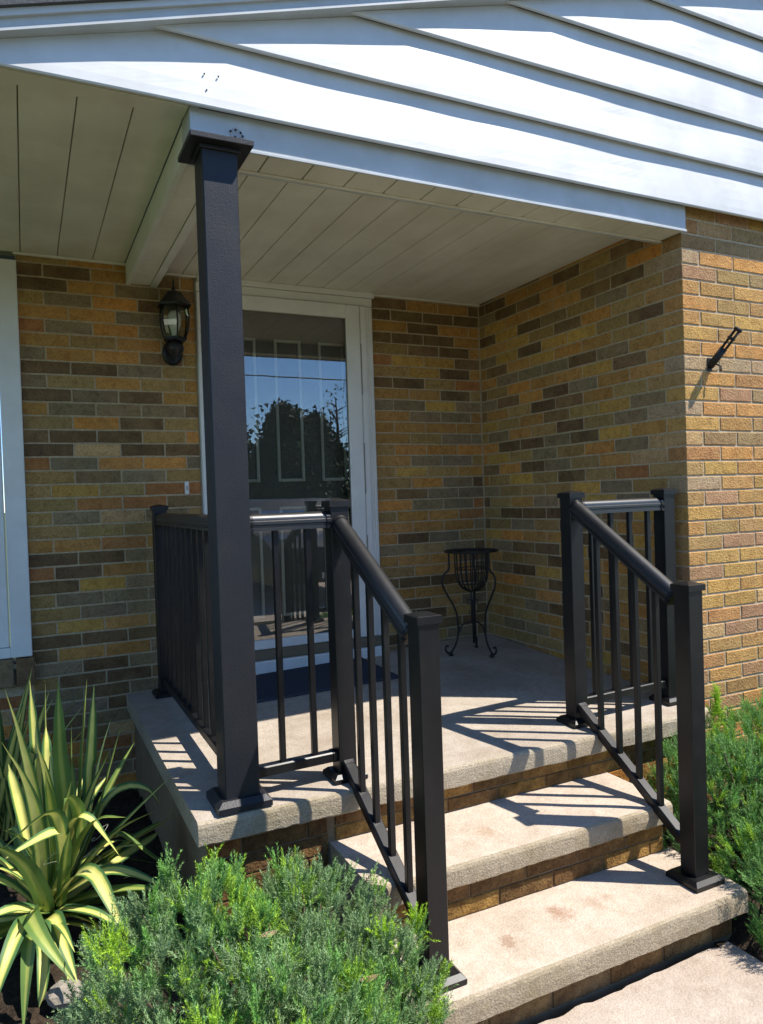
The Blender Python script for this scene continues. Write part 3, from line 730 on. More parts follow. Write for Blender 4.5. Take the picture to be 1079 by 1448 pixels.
fbk = tag(empty('flag_bracket', (.19, 0, 1.5)), 'dark metal flagpole bracket jutting from the sunlit brick wall', 'flag bracket')
Bp = pix(1003, 517, -.002); T = Vector((.212, -.112, 1.640)); 
MB().box(Bp.x - .012, Bp.x + .018, -.005, -.0005, Bp.z - .025, Bp.z + .035, .002).build('wall_plate', IRON, fbk)
base = Vector((Bp.x + .004, -.012, Bp.z + .004)); d_ = (T - base).normalized(); s_ = d_.cross(Vector((0, 1, 0))).normalized(); u_ = s_.cross(d_)
b = MB()
mid = base.lerp(T, .45)
b.tube([base - d_ * .012, mid], [.016, .0175], 10); b.build('socket', IRON, fbk)
for s in (-1, 1):
    MB().tube([mid - d_ * .012 + u_ * .013 * s, T - d_ * .012 + u_ * .014 * s], .0062, 6).build('prong', IRON, fbk)
b = MB()
for tt in (.72, .97):
    Pm = base.lerp(T, tt); b.tube([Pm + u_ * .012 * math.cos(a) + s_ * .012 * math.sin(a) for a in [2 * math.pi * i / 10 for i in range(10)]], .007, 6, closed=True)
b.tube([T - d_ * .014, T], [.019, .019], 10); b.build('collar', IRON, fbk)
MB().tube([base + Vector((.014, -.01, .0)), base + Vector((.022, -.03, -.012)), base + Vector((.022, -.03, -.035))], .004, 6).build('thumb_screw', IRON, fbk)

# ---------------------------------------------------------------- wrought iron plant stand
zf = .050
feet = [on_z(634, 926, zf), on_z(703, 929, zf), on_z(675, 912, zf)]
pcx = sum(f.x for f in feet) / 3; pcy = min(sum(f.y for f in feet) / 3, D - .235); zf = floor_z(pcx, pcy) + .004
ps = tag(empty('plant_stand', (pcx, pcy, zf)), 'black wrought iron plant stand with basket, scrolled legs in the brick corner', 'plant stand')
SH = .585
def bez(pts, n=24):
    """Catmull-Rom through pts"""
    P = [Vector(p) for p in pts]; P = [P[0] * 2 - P[1]] + P + [P[-1] * 2 - P[-2]]; out = []
    for i in range(1, len(P) - 2):
        for k in range(n if i < len(P) - 3 else n + 1):
            t = k / n; a, b_, c_, d2 = P[i - 1:i + 3]
            out.append(.5 * ((2 * b_) + (c_ - a) * t + (2 * a - 5 * b_ + 4 * c_ - d2) * t * t + (3 * b_ - a - 3 * c_ + d2) * t ** 3))
    return out
angs = [math.atan2(f.y - sum(q.y for q in feet) / 3, f.x - pcx) for f in feet]
LEG = [(.140, SH - .004), (.140, SH - .06), (.142, SH - .098), (.176, SH - .130), (.185, SH - .175), (.165, SH - .225), (.120, SH - .305), (.100, SH - .36), (.095, SH - .42), (.094, SH - .455), (.108, SH - .515), (.135, SH - .560), (.158, SH - .572), (.176, SH - .552), (.172, SH - .530), (.158, SH - .535)]
for a in angs:
    MB().tube([(pcx + r * math.cos(a), pcy + r * math.sin(a), zf + z) for r, z in (tuple(q)[:2] for q in [(v.x, v.y) for v in bez([(r, z, 0) for r, z in LEG], 5)])], .0058, 7).build('leg', IRON, ps)
    fx, fy = pcx + .142 * math.cos(a), pcy + .142 * math.sin(a)
    MB().lathe([(0, 0), (.013, 0), (.013, .006), (.008, .014), (0, .016)], (fx, fy, zf - .002), 8).build('foot', IRON, ps)
    arc = bez([(.094, SH - .47, 0), (.075, SH - .425, 0), (.045, SH - .408, 0), (.008, SH - .405, 0)], 6)
    MB().tube([(pcx + v.x * math.cos(a), pcy + v.x * math.sin(a), zf + v.y) for v in arc], .004, 6).build('brace', IRON, ps)
b = MB()
for R_, zz, rr in ((.150, SH, .006), (.098, SH - .006, .005), (.128, SH - .001, .004)):
    b.tube([(pcx + R_ * math.cos(2 * math.pi * i / 40), pcy + R_ * math.sin(2 * math.pi * i / 40), zf + zz) for i in range(40)], rr, 6, closed=True)
for i in range(30):
    a0 = 2 * math.pi * i / 30; a1 = a0 + .16
    b.tube([(pcx + .098 * math.cos(a0), pcy + .098 * math.sin(a0), zf + SH - .003), (pcx + .122 * math.cos((a0 + a1) / 2), pcy + .122 * math.sin((a0 + a1) / 2), zf + SH + .002), (pcx + .150 * math.cos(a1), pcy + .150 * math.sin(a1), zf + SH)], .0032, 5)
b.build('top_ring', IRON, ps)
BAS = [(.096, SH - .006), (.0955, SH - .06), (.094, SH - .12), (.086, SH - .170), (.064, SH - .205), (.034, SH - .226), (.010, SH - .234)]
for i in range(18):
    a = 2 * math.pi * i / 18
    MB().tube([(pcx + r * math.cos(a), pcy + r * math.sin(a), zf + z) for r, z in BAS], .0034, 5).build('basket_bar', IRON, ps)
b = MB()
for R_, zz in ((.0945, SH - .10), (.080, SH - .182)):
    b.tube([(pcx + R_ * math.cos(2 * math.pi * i / 32), pcy + R_ * math.sin(2 * math.pi * i / 32), zf + zz) for i in range(32)], .0034, 5, closed=True)
b.build('basket_hoop', IRON, ps)
b = MB()
for s in (-1, 1): b.tube([(pcx + s * .010, pcy, zf + SH - .232), (pcx + s * .008, pcy, zf + SH - .30), (pcx + s * .006, pcy, zf + SH - .41)], .0048, 6)
b.tube([(pcx, pcy, zf + SH - .28), (pcx, pcy, zf + SH - .53)], .0060, 7); b.build('stem', IRON, ps)
for s in (-1, 1):
    for z_, rr in ((SH - .292, .016), (SH - .352, .011)):
        pts = [(pcx + s * (.008 + rr * 1.0 + rr * (1 - i * .03) * math.cos(math.pi - i * .42)), pcy, zf + z_ + rr * (1 - i * .03) * math.sin(math.pi - i * .42)) for i in range(15)]
        MB().tube(pts, .0026, 5).build('scroll', RUST if s < 0 else IRON, ps)

# ---------------------------------------------------------------- yucca plants
import numpy as np
M_ = NM('yucca_leaf'); uv = M_.n('UVMap'); sx = M_.n('SeparateXYZ'); M_.l(uv.outputs[0], sx.inputs[0]); oi = M_.n('ObjectInfo')
ed = M_.math('ABSOLUTE', M_.math('SUBTRACT', sx.outputs[0], .5))
mp = M_.n('Mapping'); mp.inputs['Scale'].default_value = (26, .8, 1); M_.l(uv.outputs[0], mp.inputs[0]); stn = M_.noise(1.6, 3, .6, mp.outputs[0])
shift = M_.math('ADD', ed, M_.math('MULTIPLY', M_.math('SUBTRACT', oi.outputs['Random'], .5), .22))
shift = M_.math('ADD', shift, M_.math('MULTIPLY', M_.math('SUBTRACT', stn.outputs[0], .5), .20))
lc_ = M_.ramp(shift, [(.0, (.74, .70, .22)), (.19, (.66, .64, .16)), (.25, (.26, .36, .07)), (.31, (.085, .185, .055)), (.50, (.065, .15, .055))])
young = M_.mix(M_.ramp(oi.outputs['Random'], [(.62, (0, 0, 0)), (.66, (1, 1, 1))], 'CONSTANT'), lc_, M_.mix(.6, lc_, (.17, .27, .05)))
wea = M_.noise(14, 3, .6); young = M_.mix(.35, young, M_.ramp(wea.outputs[0], [(.3, (.55, .55, .5)), (.6, (1, 1, 1))]), 'MULTIPLY')
M_.set(color=young, rough=.48, spec=.35, normal=M_.bump(stn.outputs[0], .25, .002))
tl = M_.n('BsdfTranslucent'); M_.l(young, tl.inputs[0]); mx = M_.n('MixShader'); mx.inputs[0].default_value = .22
M_.l(M_.b.outputs[0], mx.inputs[1]); M_.l(tl.outputs[0], mx.inputs[2]); M_.l(mx.outputs[0], M_.out.inputs[0]); YUCCA = M_.m

def leaf(parent, pts, wmax, roll=0.0, n=16, fold=.35):
    """blade swept along a smooth curve; UV x runs across it"""
    cv = bez(pts, 8); P = [cv[int(round(i * (len(cv) - 1) / n))] for i in range(n + 1)]
    vs = []; fs = []; A = (-1, -.5, 0, .5, 1); uvs = []
    for i, p in enumerate(P):
        t = (P[min(i + 1, n)] - P[max(i - 1, 0)]).normalized(); s = t.cross(Vector((0, 0, 1)))
        if s.length < .15: s = t.cross(Vector((math.cos(roll * 3), math.sin(roll * 3), .2)))
        s.normalize(); s = (Matrix.Rotation(roll, 3, t) @ s); u = s.cross(t)
        if u.z < 0: u = -u
        x = i / n; w = wmax * (.55 + .45 * math.sin(min(1, x / .45) * math.pi / 2)) * (1 - max(0, (x - .45) / .55) ** 1.8) + .0006
        for a in A: vs.append(p + s * (a * w) + u * (abs(a) * w * fold)); uvs.append(((a + 1) / 2, x))
    for i in range(n):
        for j in range(4): a = i * 5 + j; fs.append((a, a + 1, a + 6, a + 5))
    b = MB().add(vs, fs, True); o = b.build('leaf', YUCCA, parent); me = o.data
    l = me.uv_layers.new(name='UVMap'); 
    for lp in me.loops: l.data[lp.index].uv = uvs[lp.vertex_index]
    return o
Y1 = Vector((-2.600, .300, -.400)); Y2 = Vector((-2.82, 1.02, -.40))
yuc1 = tag(empty('yucca_plant', Y1), 'large yellow striped yucca with bent arching leaves beside the porch slab', 'yucca')
yuc2 = tag(empty('yucca_plant', Y2), 'smaller upright yucca under the window sill, against the shaded brick wall', 'yucca')
LV = [  # control points in photo pixels with their depth, width
    ([(95, 1190, .30), (85, 1060, .30), (82, 961, .30)], .026), ([(110, 1170, .34), (118, 1050, .36), (123, 960, .36)], .020), ([(118, 1180, .30), (128, 1060, .26), (133, 967, .24)], .022),
    ([(48, 1140, .22), (28, 1050, .18), (7, 975, .16)], .024), ([(130, 1180, .34), (155, 1090, .36), (174, 1016, .38)], .020), ([(60, 1150, .45), (50, 1050, .5), (42, 962, .52)], .022),
    ([(70, 1150, .42), (66, 1050, .48), (64, 962, .5)], .018), ([(55, 1190, .14), (35, 1110, .08), (2, 1049, .04)], .027), ([(75, 1180, .2), (66, 1110, .16), (50, 1046, .12)], .024),
    ([(100, 1170, .4), (102, 1090, .44), (101, 1024, .46)], .012), ([(125, 1160, .42), (140, 1080, .46), (157, 1016, .5)], .010), ([(80, 1200, .2), (72, 1150, .14), (64, 1090, .10)], .024),
    # bent and arching ones
    ([(95, 1200, .22), (106, 1160, .16), (125, 1158, .13), (148, 1184, .11), (168, 1209, .10)], .021), ([(90, 1225, .2), (84, 1165, .12), (66, 1152, .08), (30, 1178, .05), (2, 1203, .03)], .024),
    ([(88, 1240, .18), (88, 1190, .08), (76, 1178, .04), (40, 1195, .02), (8, 1214, .0)], .024), ([(120, 1200, .36), (150, 1135, .36), (180, 1113, .35), (210, 1118, .34), (229, 1140, .34)], .022),
    ([(120, 1230, .3), (160, 1180, .28), (215, 1212, .24), (276, 1250, .18)], .020), ([(130, 1225, .36), (190, 1188, .36), (230, 1165, .36), (249, 1142, .36)], .013),
    ([(90, 1262, .2), (110, 1236, .10), (135, 1238, .02), (160, 1285, -.06), (187, 1345, -.14)], .025), ([(105, 1255, .22), (150, 1232, .16), (195, 1238, .12), (250, 1265, .08)], .020),
    ([(50, 1300, .12), (42, 1292, .02), (62, 1330, -.08), (108, 1392, -.16)], .028), ([(66, 1300, .12), (78, 1300, .04), (92, 1340, -.04), (110, 1390, -.10)], .024),
    ([(52, 1310, .10), (44, 1330, -.02), (38, 1390, -.10), (33, 1462, -.16)], .022), ([(68, 1290, .12), (45, 1240, .02), (20, 1212, -.04), (-12, 1195, -.10)], .026),
    ([(60, 1320, .10), (62, 1350, .0), (60, 1400, -.06), (55, 1425, -.08)], .018), ([(55, 1300, .12), (30, 1310, .0), (5, 1370, -.1), (-10, 1430, -.14)], .024),
    ([(90, 1285, .2), (130, 1290, .14), (160, 1305, .10), (195, 1330, .08)], .016), ([(60, 1290, .12), (20, 1285, .04), (-20, 1300, .0)], .022), ([(62, 1280, .16), (20, 1240, .1), (-10, 1225, .06)], .024),
    ([(105, 1220, .4), (170, 1215, .44), (230, 1222, .44)], .016), ([(45, 1205, .3), (22, 1120, .32), (12, 1080, .34)], .022), ([(112, 1205, .2), (112, 1150, .16), (98, 1128, .12), (90, 1140, .10)], .020),
]
for pts, w_ in LV:
    leaf(yuc1, [Y1 + Vector((random.uniform(-.03, .03), random.uniform(-.03, .03), .04))] + [pix(*q) for q in pts], w_ * 1.0, random.uniform(-.5, .5))
def rnd_leaf(parent, base, az, inc, L, droop, w_):
    d = Vector((math.cos(az) * math.sin(inc), math.sin(az) * math.sin(inc), math.cos(inc))); pts = [base.copy()]; p = base.copy()
    for i in range(4):
        p = p + d * (L / 4); pts.append(p.copy()); d = (d + Vector((0, 0, -droop * (i + 1) * .28))).normalized()
    for q in pts:
        q.x = min(q.x, -2.23) if q.y > -.12 and q.z < .05 else q.x; q.y = min(q.y, D - .04); q.z = max(q.z, -.44)
    leaf(parent, pts, w_, random.uniform(-.6, .6))
for i in range(46):
    rnd_leaf(yuc1, Y1 + Vector((random.uniform(-.04, .04), random.uniform(-.04, .04), .03)), random.uniform(0, 2 * math.pi), math.radians(random.uniform(12, 88)), random.uniform(.38, .62), random.uniform(.1, 1.0), random.uniform(.017, .024))
for i in range(42):
    rnd_leaf(yuc2, Y2 + Vector((random.uniform(-.05, .12), random.uniform(-.05, .05), .03)), random.uniform(0, 2 * math.pi), math.radians(random.uniform(4, 42)), random.uniform(.5, .74), random.uniform(.0, .25), random.uniform(.014, .021))
FIL = mat_plain('leaf_thread', (.62, .60, .48), .7)
for i in range(16):
    a = random.uniform(0, 6.28); q = Y1 + Vector((random.uniform(-.05, .22), random.uniform(-.2, .1), random.uniform(.12, .42))); pts = []
    for t in range(14): pts.append(q + Vector((.018 * math.cos(a + t * .55) * (1 + t * .05), .014 * math.sin(a * 2 + t * .4), .010 * math.sin(a + t * .8) - .003 * t)))
    MB().tube(pts, .0005, 4).build('filament', FIL, yuc1)
# ---------------------------------------------------------------- yew shrubs
M_ = NM('yew_needles'); at = M_.n('Attribute', attribute_name='tint'); 
M_.set(color=at.outputs['Color'], rough=.55, spec=.3)
tl = M_.n('BsdfTranslucent'); M_.l(at.outputs['Color'], tl.inputs[0]); mx = M_.n('MixShader'); mx.inputs[0].default_value = .25
M_.l(M_.b.outputs[0], mx.inputs[1]); M_.l(tl.outputs[0], mx.inputs[2]); M_.l(mx.outputs[0], M_.out.inputs[0]); YEW = M_.m
BARK = mat_plain('bark', (.09, .06, .04), .95)

def unit(a): return a / np.maximum(np.linalg.norm(a, axis=-1, keepdims=True), 1e-9)
def sprigs(pos, dirs, length, needles, nl, col, rng, wid=.0011):
    """thin triangles set along each sprig; returns verts, tints"""
    n = len(pos); t = (np.arange(needles) + .5) / needles
    t = np.clip(t[None] + rng.normal(0, .02, (n, needles)), 0, 1)
    up = unit(rng.normal(size=(n, 3))); s = unit(np.cross(dirs, up)); u = np.cross(dirs, s)
    ang = np.arange(needles)[None] * 2.4 + rng.uniform(0, 6.28, (n, 1)) + rng.normal(0, .25, (n, needles))
    rad = s[:, None] * np.cos(ang)[..., None] + u[:, None] * np.sin(ang)[..., None]
    base = pos[:, None] + dirs[:, None] * (length[:, None] * t)[..., None]
    lean = .75 + .75 * t
    nd = unit(rad + dirs[:, None] * lean[..., None])
    L = nl * (1.05 - .45 * t)[..., None] * rng.uniform(.75, 1.2, (n, needles, 1))
    tip = base + nd * L
    wv_ = unit(np.cross(nd, rng.normal(size=nd.shape))) * wid
    v = np.stack([base - wv_, base + wv_, tip], 2).reshape(-1, 3)
    c = col[:, None, None] * (.8 + .45 * t)[:, :, None, None] * np.ones((1, 1, 3, 1))
    return v, np.concatenate([c.reshape(-1, 3), np.ones((len(v), 1))], 1)

def tri_mesh(name, V, Cc, mat, parent):
    me = bpy.data.meshes.new(name); n = len(V); nt_ = n // 3
    me.vertices.add(n); me.vertices.foreach_set('co', V.astype(np.float32).ravel())
    me.loops.add(n); me.loops.foreach_set('vertex_index', np.arange(n, dtype=np.int32))
    me.polygons.add(nt_); me.polygons.foreach_set('loop_start', np.arange(0, n, 3, dtype=np.int32)); me.polygons.foreach_set('loop_total', np.full(nt_, 3, dtype=np.int32))
    a = me.color_attributes.new('tint', 'FLOAT_COLOR', 'POINT'); a.data.foreach_set('color', Cc.astype(np.float32).ravel())
    me.materials.append(mat); me.update(calc_edges=True); me.validate()
    o = bpy.data.objects.new(name, me); COL.objects.link(o); o.parent = parent
    if parent: o.matrix_parent_inverse = Matrix.Translation(-parent.location)
    return o

def shrub(label, base, lobes, n, seed, keep, nl=.0125, needles=26, ln=(.035, .075), shoots=(), green=0.0):
    rng = np.random.default_rng(seed)
    root = tag(empty('yew_shrub', base), label, 'shrub', 'yew shrubs in the beds')
    tot = sum(l[1][0] * l[1][1] + l[1][0] * l[1][2] for l in lobes)
    V, Cs = [], []; made = []
    for c, r in lobes:
        k = int(n * (r[0] * r[1] + r[0] * r[2]) / tot) // 9
        d = unit(rng.normal(size=(k, 3))); d[:, 2] = np.where(d[:, 2] < -.35, -d[:, 2], d[:, 2]); d = unit(d)
        bump = np.array([1 + .18 * noise.noise(Vector(q) * 2.3 + Vector(c) * 3) + .17 * noise.noise(Vector(q) * 5.5 + Vector(c)) for q in d])
        depth = np.where(rng.random(k) < .62, rng.uniform(.86, 1.0, k), rng.uniform(.45, .86, k))
        p = np.array(c) + d * np.array(r) * (bump * depth)[:, None]
        m_ = np.array([keep(q) for q in p]); 
        inside = np.zeros(k, bool)
        for c2, r2 in lobes:
            if c2 is not c: inside |= (((p - np.array(c2)) / np.array(r2)) ** 2).sum(1) < .42
        m_ &= ~inside
        p, d, depth = p[m_], d[m_], depth[m_]; k = len(p)
        td = unit(d * .7 + np.array([0, 0, .8]) + rng.normal(0, .22, (k, 3))); T9 = 9
        tone = np.repeat(rng.normal(0, .20, k), T9); tl_ = np.repeat(rng.uniform(.75, 1.25, k), T9)
        p = np.repeat(p, T9, 0); d = np.repeat(d, T9, 0); depth = np.repeat(depth, T9); td = np.repeat(td, T9, 0); k = len(p)
        up_t = rng.random(k)
        dirs = unit(td + rng.normal(0, .42, (k, 3)) * (1.1 - .8 * up_t)[:, None])
        p = p + td * (.035 * up_t * tl_)[:, None] + rng.normal(0, .004, (k, 3))
        cl = np.array([noise.noise(Vector(q) * 4.2 + Vector((seed, 0, 0))) for q in p]) + tone + rng.normal(0, .06, k)
        blue = np.array([.22, .32, .17]); mid_ = np.array([.17, .36, .075]); lime = np.array([.32, .52, .05]); dull = np.array([.29, .35, .20])
        f = np.clip((cl + .25) / .7, 0, 1)[:, None]; col = dull * (1 - f) * .5 + blue * (1 - f) * .5 + mid_ * f
        cl2 = np.array([noise.noise(Vector(q) * 13 + Vector((0, seed, 0))) for q in p])
        col = col * (1 - green) + np.array([.14, .37, .055]) * green
        fresh = (cl + cl2 * 1.6 > .42) & (rng.random(k) < .7) & (depth > .86) | (rng.random(k) < .025)
        col = np.where(fresh[:, None], lime * rng.uniform(.7, 1.05, (k, 1)), col * rng.uniform(.75, 1.15, (k, 1)))
        length = rng.uniform(*ln, k) * .72 * tl_
        v, c_ = sprigs(p, dirs, length, needles, nl, col, rng); V.append(v); Cs.append(c_); made.append((p, dirs))
    for (q, h, k) in shoots:     # taller young shoots
        q = np.array(q); m2 = int(k); tt = rng.random(m2)[:, None]; p = q + np.array([0, 0, h]) * tt + rng.normal(0, .016, (m2, 3)) * (1.2 - tt)
        dirs = unit(rng.normal(0, .5, (m2, 3)) + np.array([0, 0, 1.0])); col = np.array([.36, .58, .04]) * rng.uniform(.7, 1.1, (m2, 1))
        v, c_ = sprigs(p, dirs, rng.uniform(.03, .05, m2), needles, nl, col, rng); V.append(v); Cs.append(c_)
    tri_mesh('crown', np.concatenate(V), np.concatenate(Cs), YEW, root)
    b = MB()
    P = np.concatenate([a for a, _ in made]); idx = rng.choice(len(P), min(90, len(P)), replace=False)
    for i in idx:
        e = Vector(P[i]); s0 = Vector(base) + Vector((rng.uniform(-.05, .05), rng.uniform(-.05, .05), 0)); mid2 = s0.lerp(e, .5) + Vector((0, 0, -.03))
        b.tube([s0, mid2, e], [.006, .004, .0015], 5)
    b.build('branches', BARK, root)
    return root
def keepL(q):
    x, y, z = q
    if z < -.47: return False
    if y > -.10 and x > -2.22: return False
    if x > -1.79 and y > -.71 and z < Z1 + .02: return False
    if x > -1.775 and y > -.42 and z < Z2 + .03: return False
    if (x + 1.668) ** 2 + (y + .577) ** 2 < .055 ** 2: return False
    return True
shrub('low feathery green yew shrub at the foot of the column, by the lower stair post', (-2.12, -.72, -.47), [((-2.33, -.72, -.25), (.27, .33, .33)), ((-2.06, -.64, -.31), (.25, .30, .31)), ((-1.935, -.80, -.35), (.145, .17, .28)), ((-2.26, -1.00, -.27), (.28, .28, .30))], 16500, 11, keepL, .0115, 26, green=.22,
      shoots=[(tuple(pix(588, 1335, -.74)), .06, 40), (tuple(pix(455, 1268, -.5)), .03, 14), (tuple(pix(545, 1345, -.8)), .04, 24), (tuple(pix(300, 1235, -.45)), .03, 10), (tuple(pix(160, 1370, -.8)), .05, 30)])
def keepR(q):
    x, y, z = q
    if z < -.54 or y > -.012: return False
    if x < -.535 and z < .02 and y > -.7: return False
    if x < .01 and y > -.125 and z < .02 and z > -.1: return False
    if x < -.005 and y > -.085: return False
    if (x + .651) ** 2 + (y + .563) ** 2 < .08 ** 2: return False
    if z < -.50 and x < -.60: return False
    return True
shrub('bushy green yew shrub against the sunlit brick wall, behind the lower stair post', (-.05, -.38, -.52), [((.12, -.36, -.28), (.36, .30, .31)), ((-.28, -.36, -.36), (.27, .26, .31)), ((-.26, -.72, -.44), (.36, .26, .30)), ((.55, -.40, -.25), (.38, .32, .36))], 18000, 23, keepR, .0130, 24, (.04, .085), green=.55,
      shoots=[(tuple(pix(1014, 1030, -.16)), .15, 120), (tuple(pix(1071, 1025, -.10)), .06, 14), (tuple(pix(1045, 1110, -.4)), .05, 24), (tuple(pix(1040, 1070, -.3)), .05, 30)])

# pale stone and dry leaves on the soil
STONE = mat_concrete('stone', (.33, .30, .26), 1.0, dirt=.4)
bm = bmesh.new(); bmesh.ops.create_icosphere(bm, subdivisions=2, radius=1)
ctr = on_z(95, 1405, -.44)
for v in bm.verts:
    k = 1 + .28 * noise.noise(v.co * 1.4); v.co = Vector((v.co.x * .055 * k, v.co.y * .045 * k, v.co.z * .035 * k)) + ctr
b = MB(); b.frombm(bm); o = b.build('stone', STONE); tag(o, 'pale angular stone on the soil under the drooping yucca leaves', 'stone')
DRY = mat_plain('dry_leaf', (.25, .16, .09), .8)
for (u, v, Y, lb_) in ((522, 1388, -.95, 'curled dry brown leaf on the yew shrub, nearer the lower stair post'), (380, 1325, -.82, 'curled dry brown leaf in the middle of the yew shrub before the column')):
    c0 = pix(u, v, Y); b = MB(); vs = []
    for i in range(7):
        t = i / 6 - .5; w_ = .010 * math.cos(t * math.pi) + .0005
        for s in (-1, 0, 1): vs.append(c0 + Vector((t * .045, s * w_, .006 * abs(s) + .01 * t * t)))
    b.add(vs, [(i * 3 + j, i * 3 + j + 1, i * 3 + j + 4, i * 3 + j + 3) for i in range(6) for j in range(2)], True); o = b.build('dry_leaf', DRY)
    tag(o, lb_, 'leaf', 'dry leaves on the yew')

# ---------------------------------------------------------------- across the street (seen mirrored in the glass)
M_ = NM('tree_leaves'); at = M_.n('Attribute', attribute_name='tint'); M_.set(color=at.outputs['Color'], rough=.6, spec=.2); TREEL = M_.m
def tree(name, label, x, y, h, wd, n, seed, cone=.5, bare=False, size=.22):
    rng = np.random.default_rng(seed); root = tag(empty(name, (x, y, -.62)), label, 'tree')
    b = MB(); b.tube([(x, y, -.65), (x + .1, y, h * .4), (x, y, h * .92)], [.2, .13, .03], 8)
    for i in range(26):
        z = h * rng.uniform(.15, .85); a = rng.uniform(0, 6.28); r = wd * rng.uniform(.4, .9) * (1 - cone * z / h)
        b.tube([(x, y, z), (x + r * .5 * math.cos(a), y + r * .5 * math.sin(a), z + .3 * r), (x + r * math.cos(a), y + r * math.sin(a), z + .5 * r)], [.05, .03, .01], 5)
    b.build('trunk', BARK, root)
    k = n // 12 if bare else n
    z = rng.beta(1.5, 1.25, k); a = rng.uniform(0, 6.28, k); prof = np.where(z < .2, z / .2 * .8 + .2, (1 - cone * (z - .2) / .8) * np.sqrt(np.clip(1 - z ** 6, 0, 1)))
    rr = wd * prof * np.sqrt(rng.uniform(.25, 1, k)); p = np.stack([x + rr * np.cos(a), y + rr * np.sin(a), -.3 + z * (h + .3)], 1)
    p += np.array([noise.noise_vector(Vector(q) * .8) for q in p]) * .45
    p += rng.normal(0, .16, (k, 3)) + (rng.random((k, 1)) < .2) * rng.normal(0, .35, (k, 3)) * np.array([1, 1, .6])
    d1 = unit(rng.normal(size=(k, 3))) * size; d2 = unit(np.cross(d1, rng.normal(size=(k, 3)))) * size * .6
    V = np.stack([p - d2, p + d2, p + d1], 1).reshape(-1, 3); c = np.array([.035, .065, .022]) * rng.uniform(.5, 1.4, (k, 1))
    Cc = np.concatenate([np.repeat(c, 3, 0), np.ones((3 * k, 1))], 1); tri_mesh('crown', V, Cc, TREEL, root); return root
tree('evergreen_tree', 'dark broad evergreen tree across the street, mirrored in the door glass', 8.6, -28, 5.3, 2.0, 8000, 3, .6)
tree('evergreen_tree', 'dark evergreen tree growing close beside the tallest evergreen across the street', 10.6, -28.6, 4.9, 1.7, 6000, 9, .6)
tree('evergreen_tree', 'shorter dark evergreen tree left of the tallest one across the street', 6.6, -30, 4.6, 1.7, 6000, 4, .6)
tree('bare_tree', 'thin leafless tree across the street behind the evergreens', 12.6, -31, 7.0, 1.6, 4000, 5, .3, True, .12)
tree('street_tree', 'leafy green tree on the far lawn beyond the driveway', 20, -30, 8.5, 3.6, 9000, 6, .2)
tree('street_tree', 'round green tree beside the far white house', -9, -30, 7.5, 3.3, 9000, 8, .2)
nh = tag(empty('far_house', (-1, -35, -.62)), 'white sided house across the street with dark pitched roof', 'house')
MB().box(-7, 5.4, -40, -33, -.7, 2.6).build('wall', mat_paint('far_siding', (.55, .55, .52), .6), nh)
b = MB(); b.add([(-7.6, -32.5, 2.55), (6, -32.5, 2.55), (6, -36.5, 4.6), (-7.6, -36.5, 4.6), (-7.6, -40.5, 2.55), (6, -40.5, 2.55)], [(0, 1, 2, 3), (3, 2, 5, 4), (0, 3, 4), (1, 5, 2)]); b.build('roof', SHING, nh)
for x in (-5, -1.6, 2.6):
    o = MB().box(x - .7, x + .7, -32.99, -32.94, .7, 2.0).build('window', TRIM, nh); MB().box(x - .6, x + .6, -32.935, -32.93, .8, 1.9).build('pane', WINGLASS, o)
o = MB().box(.1, 1.1, -32.99, -32.93, -.5, 1.7).build('door', mat_plain('far_door', (.2, .05, .04), .5), nh)
for k in range(12): MB().box(-7.01, 5.41, -32.985, -32.97, -.5 + k * .26, -.48 + k * .26).build('siding_board', TRIM, nh)
POLE = mat_plain('pole_wood', (.12, .09, .065), .9)
for x, lb in ((-16, 'wooden utility pole across the street beyond the round tree'), (31, 'wooden utility pole far along the street past the leafy tree')):
    pl = tag(empty('utility_pole', (x, -22, -.62)), lb, 'utility pole', 'utility poles along the street')
    MB().tube([(x, -22, -.7), (x, -22, 7.2)], [.14, .10], 10).build('pole', POLE, pl); MB().box(x - .05, x + .05, -22.9, -21.1, 6.55, 6.67).build('crossarm', POLE, pl)
for dy, zz in ((-.5, 6.70), (.3, 6.55)):
    o = MB().tube([(-16 + 47 * t, -22 + dy, zz - 3.2 * t * (1 - t)) for t in [i / 30 for i in range(31)]], .022, 5).build('overhead_wire', BLACK)
    tag(o, 'higher of the two black overhead wires between the utility poles' if dy < 0 else 'lower of the two black overhead wires between the utility poles', 'wire', 'overhead wires')

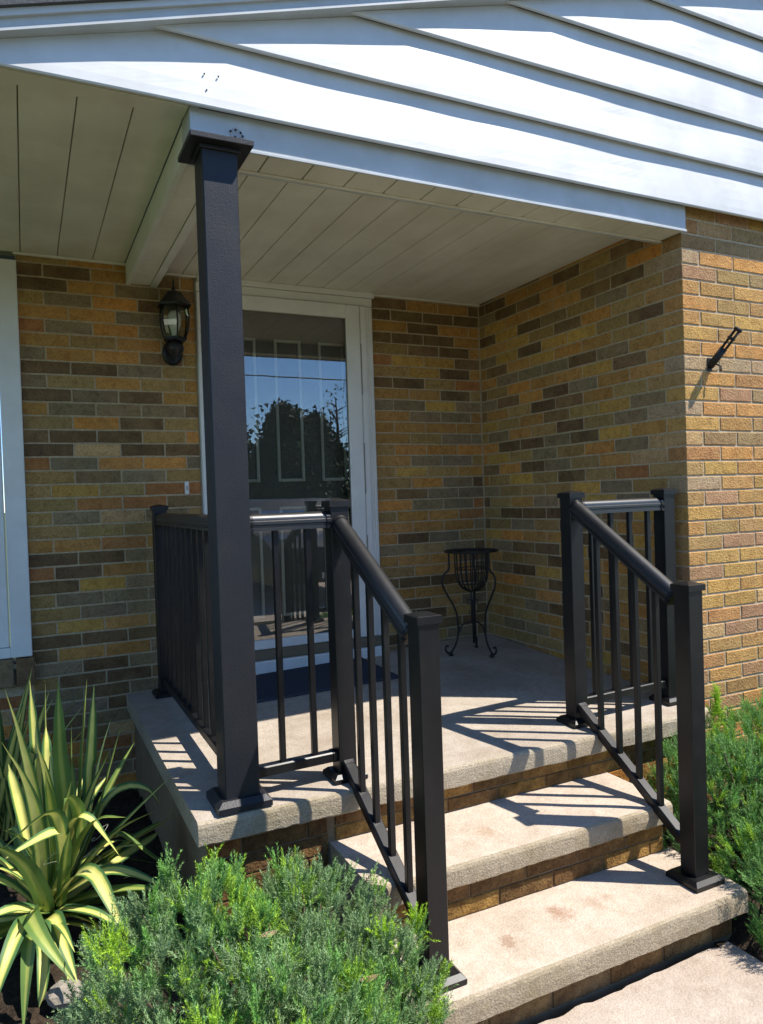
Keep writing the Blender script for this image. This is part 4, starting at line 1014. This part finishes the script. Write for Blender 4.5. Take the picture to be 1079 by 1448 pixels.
# dark car parked on the driveway behind the camera, facing the house
CX, CY, CZ = 1.35, -6.75, -.585
car = tag(empty('parked_car', (CX, CY, CZ)), 'black car parked nose in on the driveway, mirrored in the door glass', 'car')
CARP = NM('car_paint').set(color=(.012, .012, .014), rough=.25, spec=.5); TYRE = mat_plain('tyre', (.02, .02, .02), .9); RIM = mat_plain('rim', (.4, .4, .42), .35, metal=1.0)
prof = [(-2.25, .34), (-2.28, .70), (-2.22, .98), (-1.55, 1.02), (-1.30, 1.12), (-.85, 1.50), (-.3, 1.58), (.55, 1.56), (.95, 1.36), (1.30, 1.06), (1.95, .98), (2.22, .86), (2.28, .62), (2.24, .34)]
def car_fn(q, t, j):
    z = q.z - CZ
    if z > 1.0: q.x = CX + (q.x - CX) * (1 - .30 * (z - 1.0))
    if t in (0, 1): q.x = CX + (q.x - CX) * .985
    return q
b = MB().extrude(prof, (CX - .90, CY, CZ), (CX + .90, CY, CZ), (0, 1, 0), (0, 0, 1), segs=6, fn=car_fn); b.build('body', CARP, car)
b = MB(); b.add([(CX - .70, CY + 1.24, CZ + 1.12), (CX + .70, CY + 1.24, CZ + 1.12), (CX + .64, CY + .93, CZ + 1.385), (CX - .64, CY + .93, CZ + 1.385)], [(0, 1, 2, 3)]); b.build('windscreen', WINGLASS, car)
for sx_ in (-1, 1):
    b = MB(); b.add([(CX + sx_ * .892, CY - 1.0, CZ + 1.08), (CX + sx_ * .892, CY + 1.0, CZ + 1.08), (CX + sx_ * .80, CY + .55, CZ + 1.44), (CX + sx_ * .80, CY - .7, CZ + 1.44)], [(0, 1, 2, 3)]); b.build('side_window', WINGLASS, car)
    MB().box(CX + sx_ * .62 - .16, CX + sx_ * .62 + .16, CY + 2.20, CY + 2.275, CZ + .68, CZ + .82, .02).build('headlight', SHADE, car)
    MB().box(CX + sx_ * .98 - .08, CX + sx_ * .98 + .08, CY + .82, CY + .95, CZ + 1.04, CZ + 1.16, .03).build('wing_mirror', CARP, car)
    for yy in (-1.4, 1.42):
        o = MB().lathe([(.0, -.11), (.20, -.11), (.31, -.10), (.33, -.06), (.33, .06), (.31, .10), (.20, .11), (0, .11)], n=24).build('wheel', TYRE, car)
        o.matrix_world = Matrix.Translation((CX + sx_ * .82, CY + yy, CZ + .33)) @ Matrix.Rotation(math.pi / 2, 4, 'Y')
        rm = MB().lathe([(0, -.118), (.19, -.118), (.2, -.10), (.2, .10), (.19, .118), (0, .118)], n=20).build('rim', RIM, o)
MB().box(CX - .55, CX + .55, CY + 2.255, CY + 2.285, CZ + .50, CZ + .66, .01).build('grille', TYRE, car)
MB().box(CX - .16, CX + .16, CY + 2.275, CY + 2.295, CZ + .40, CZ + .49, .004).build('number_plate', TRIM, car)
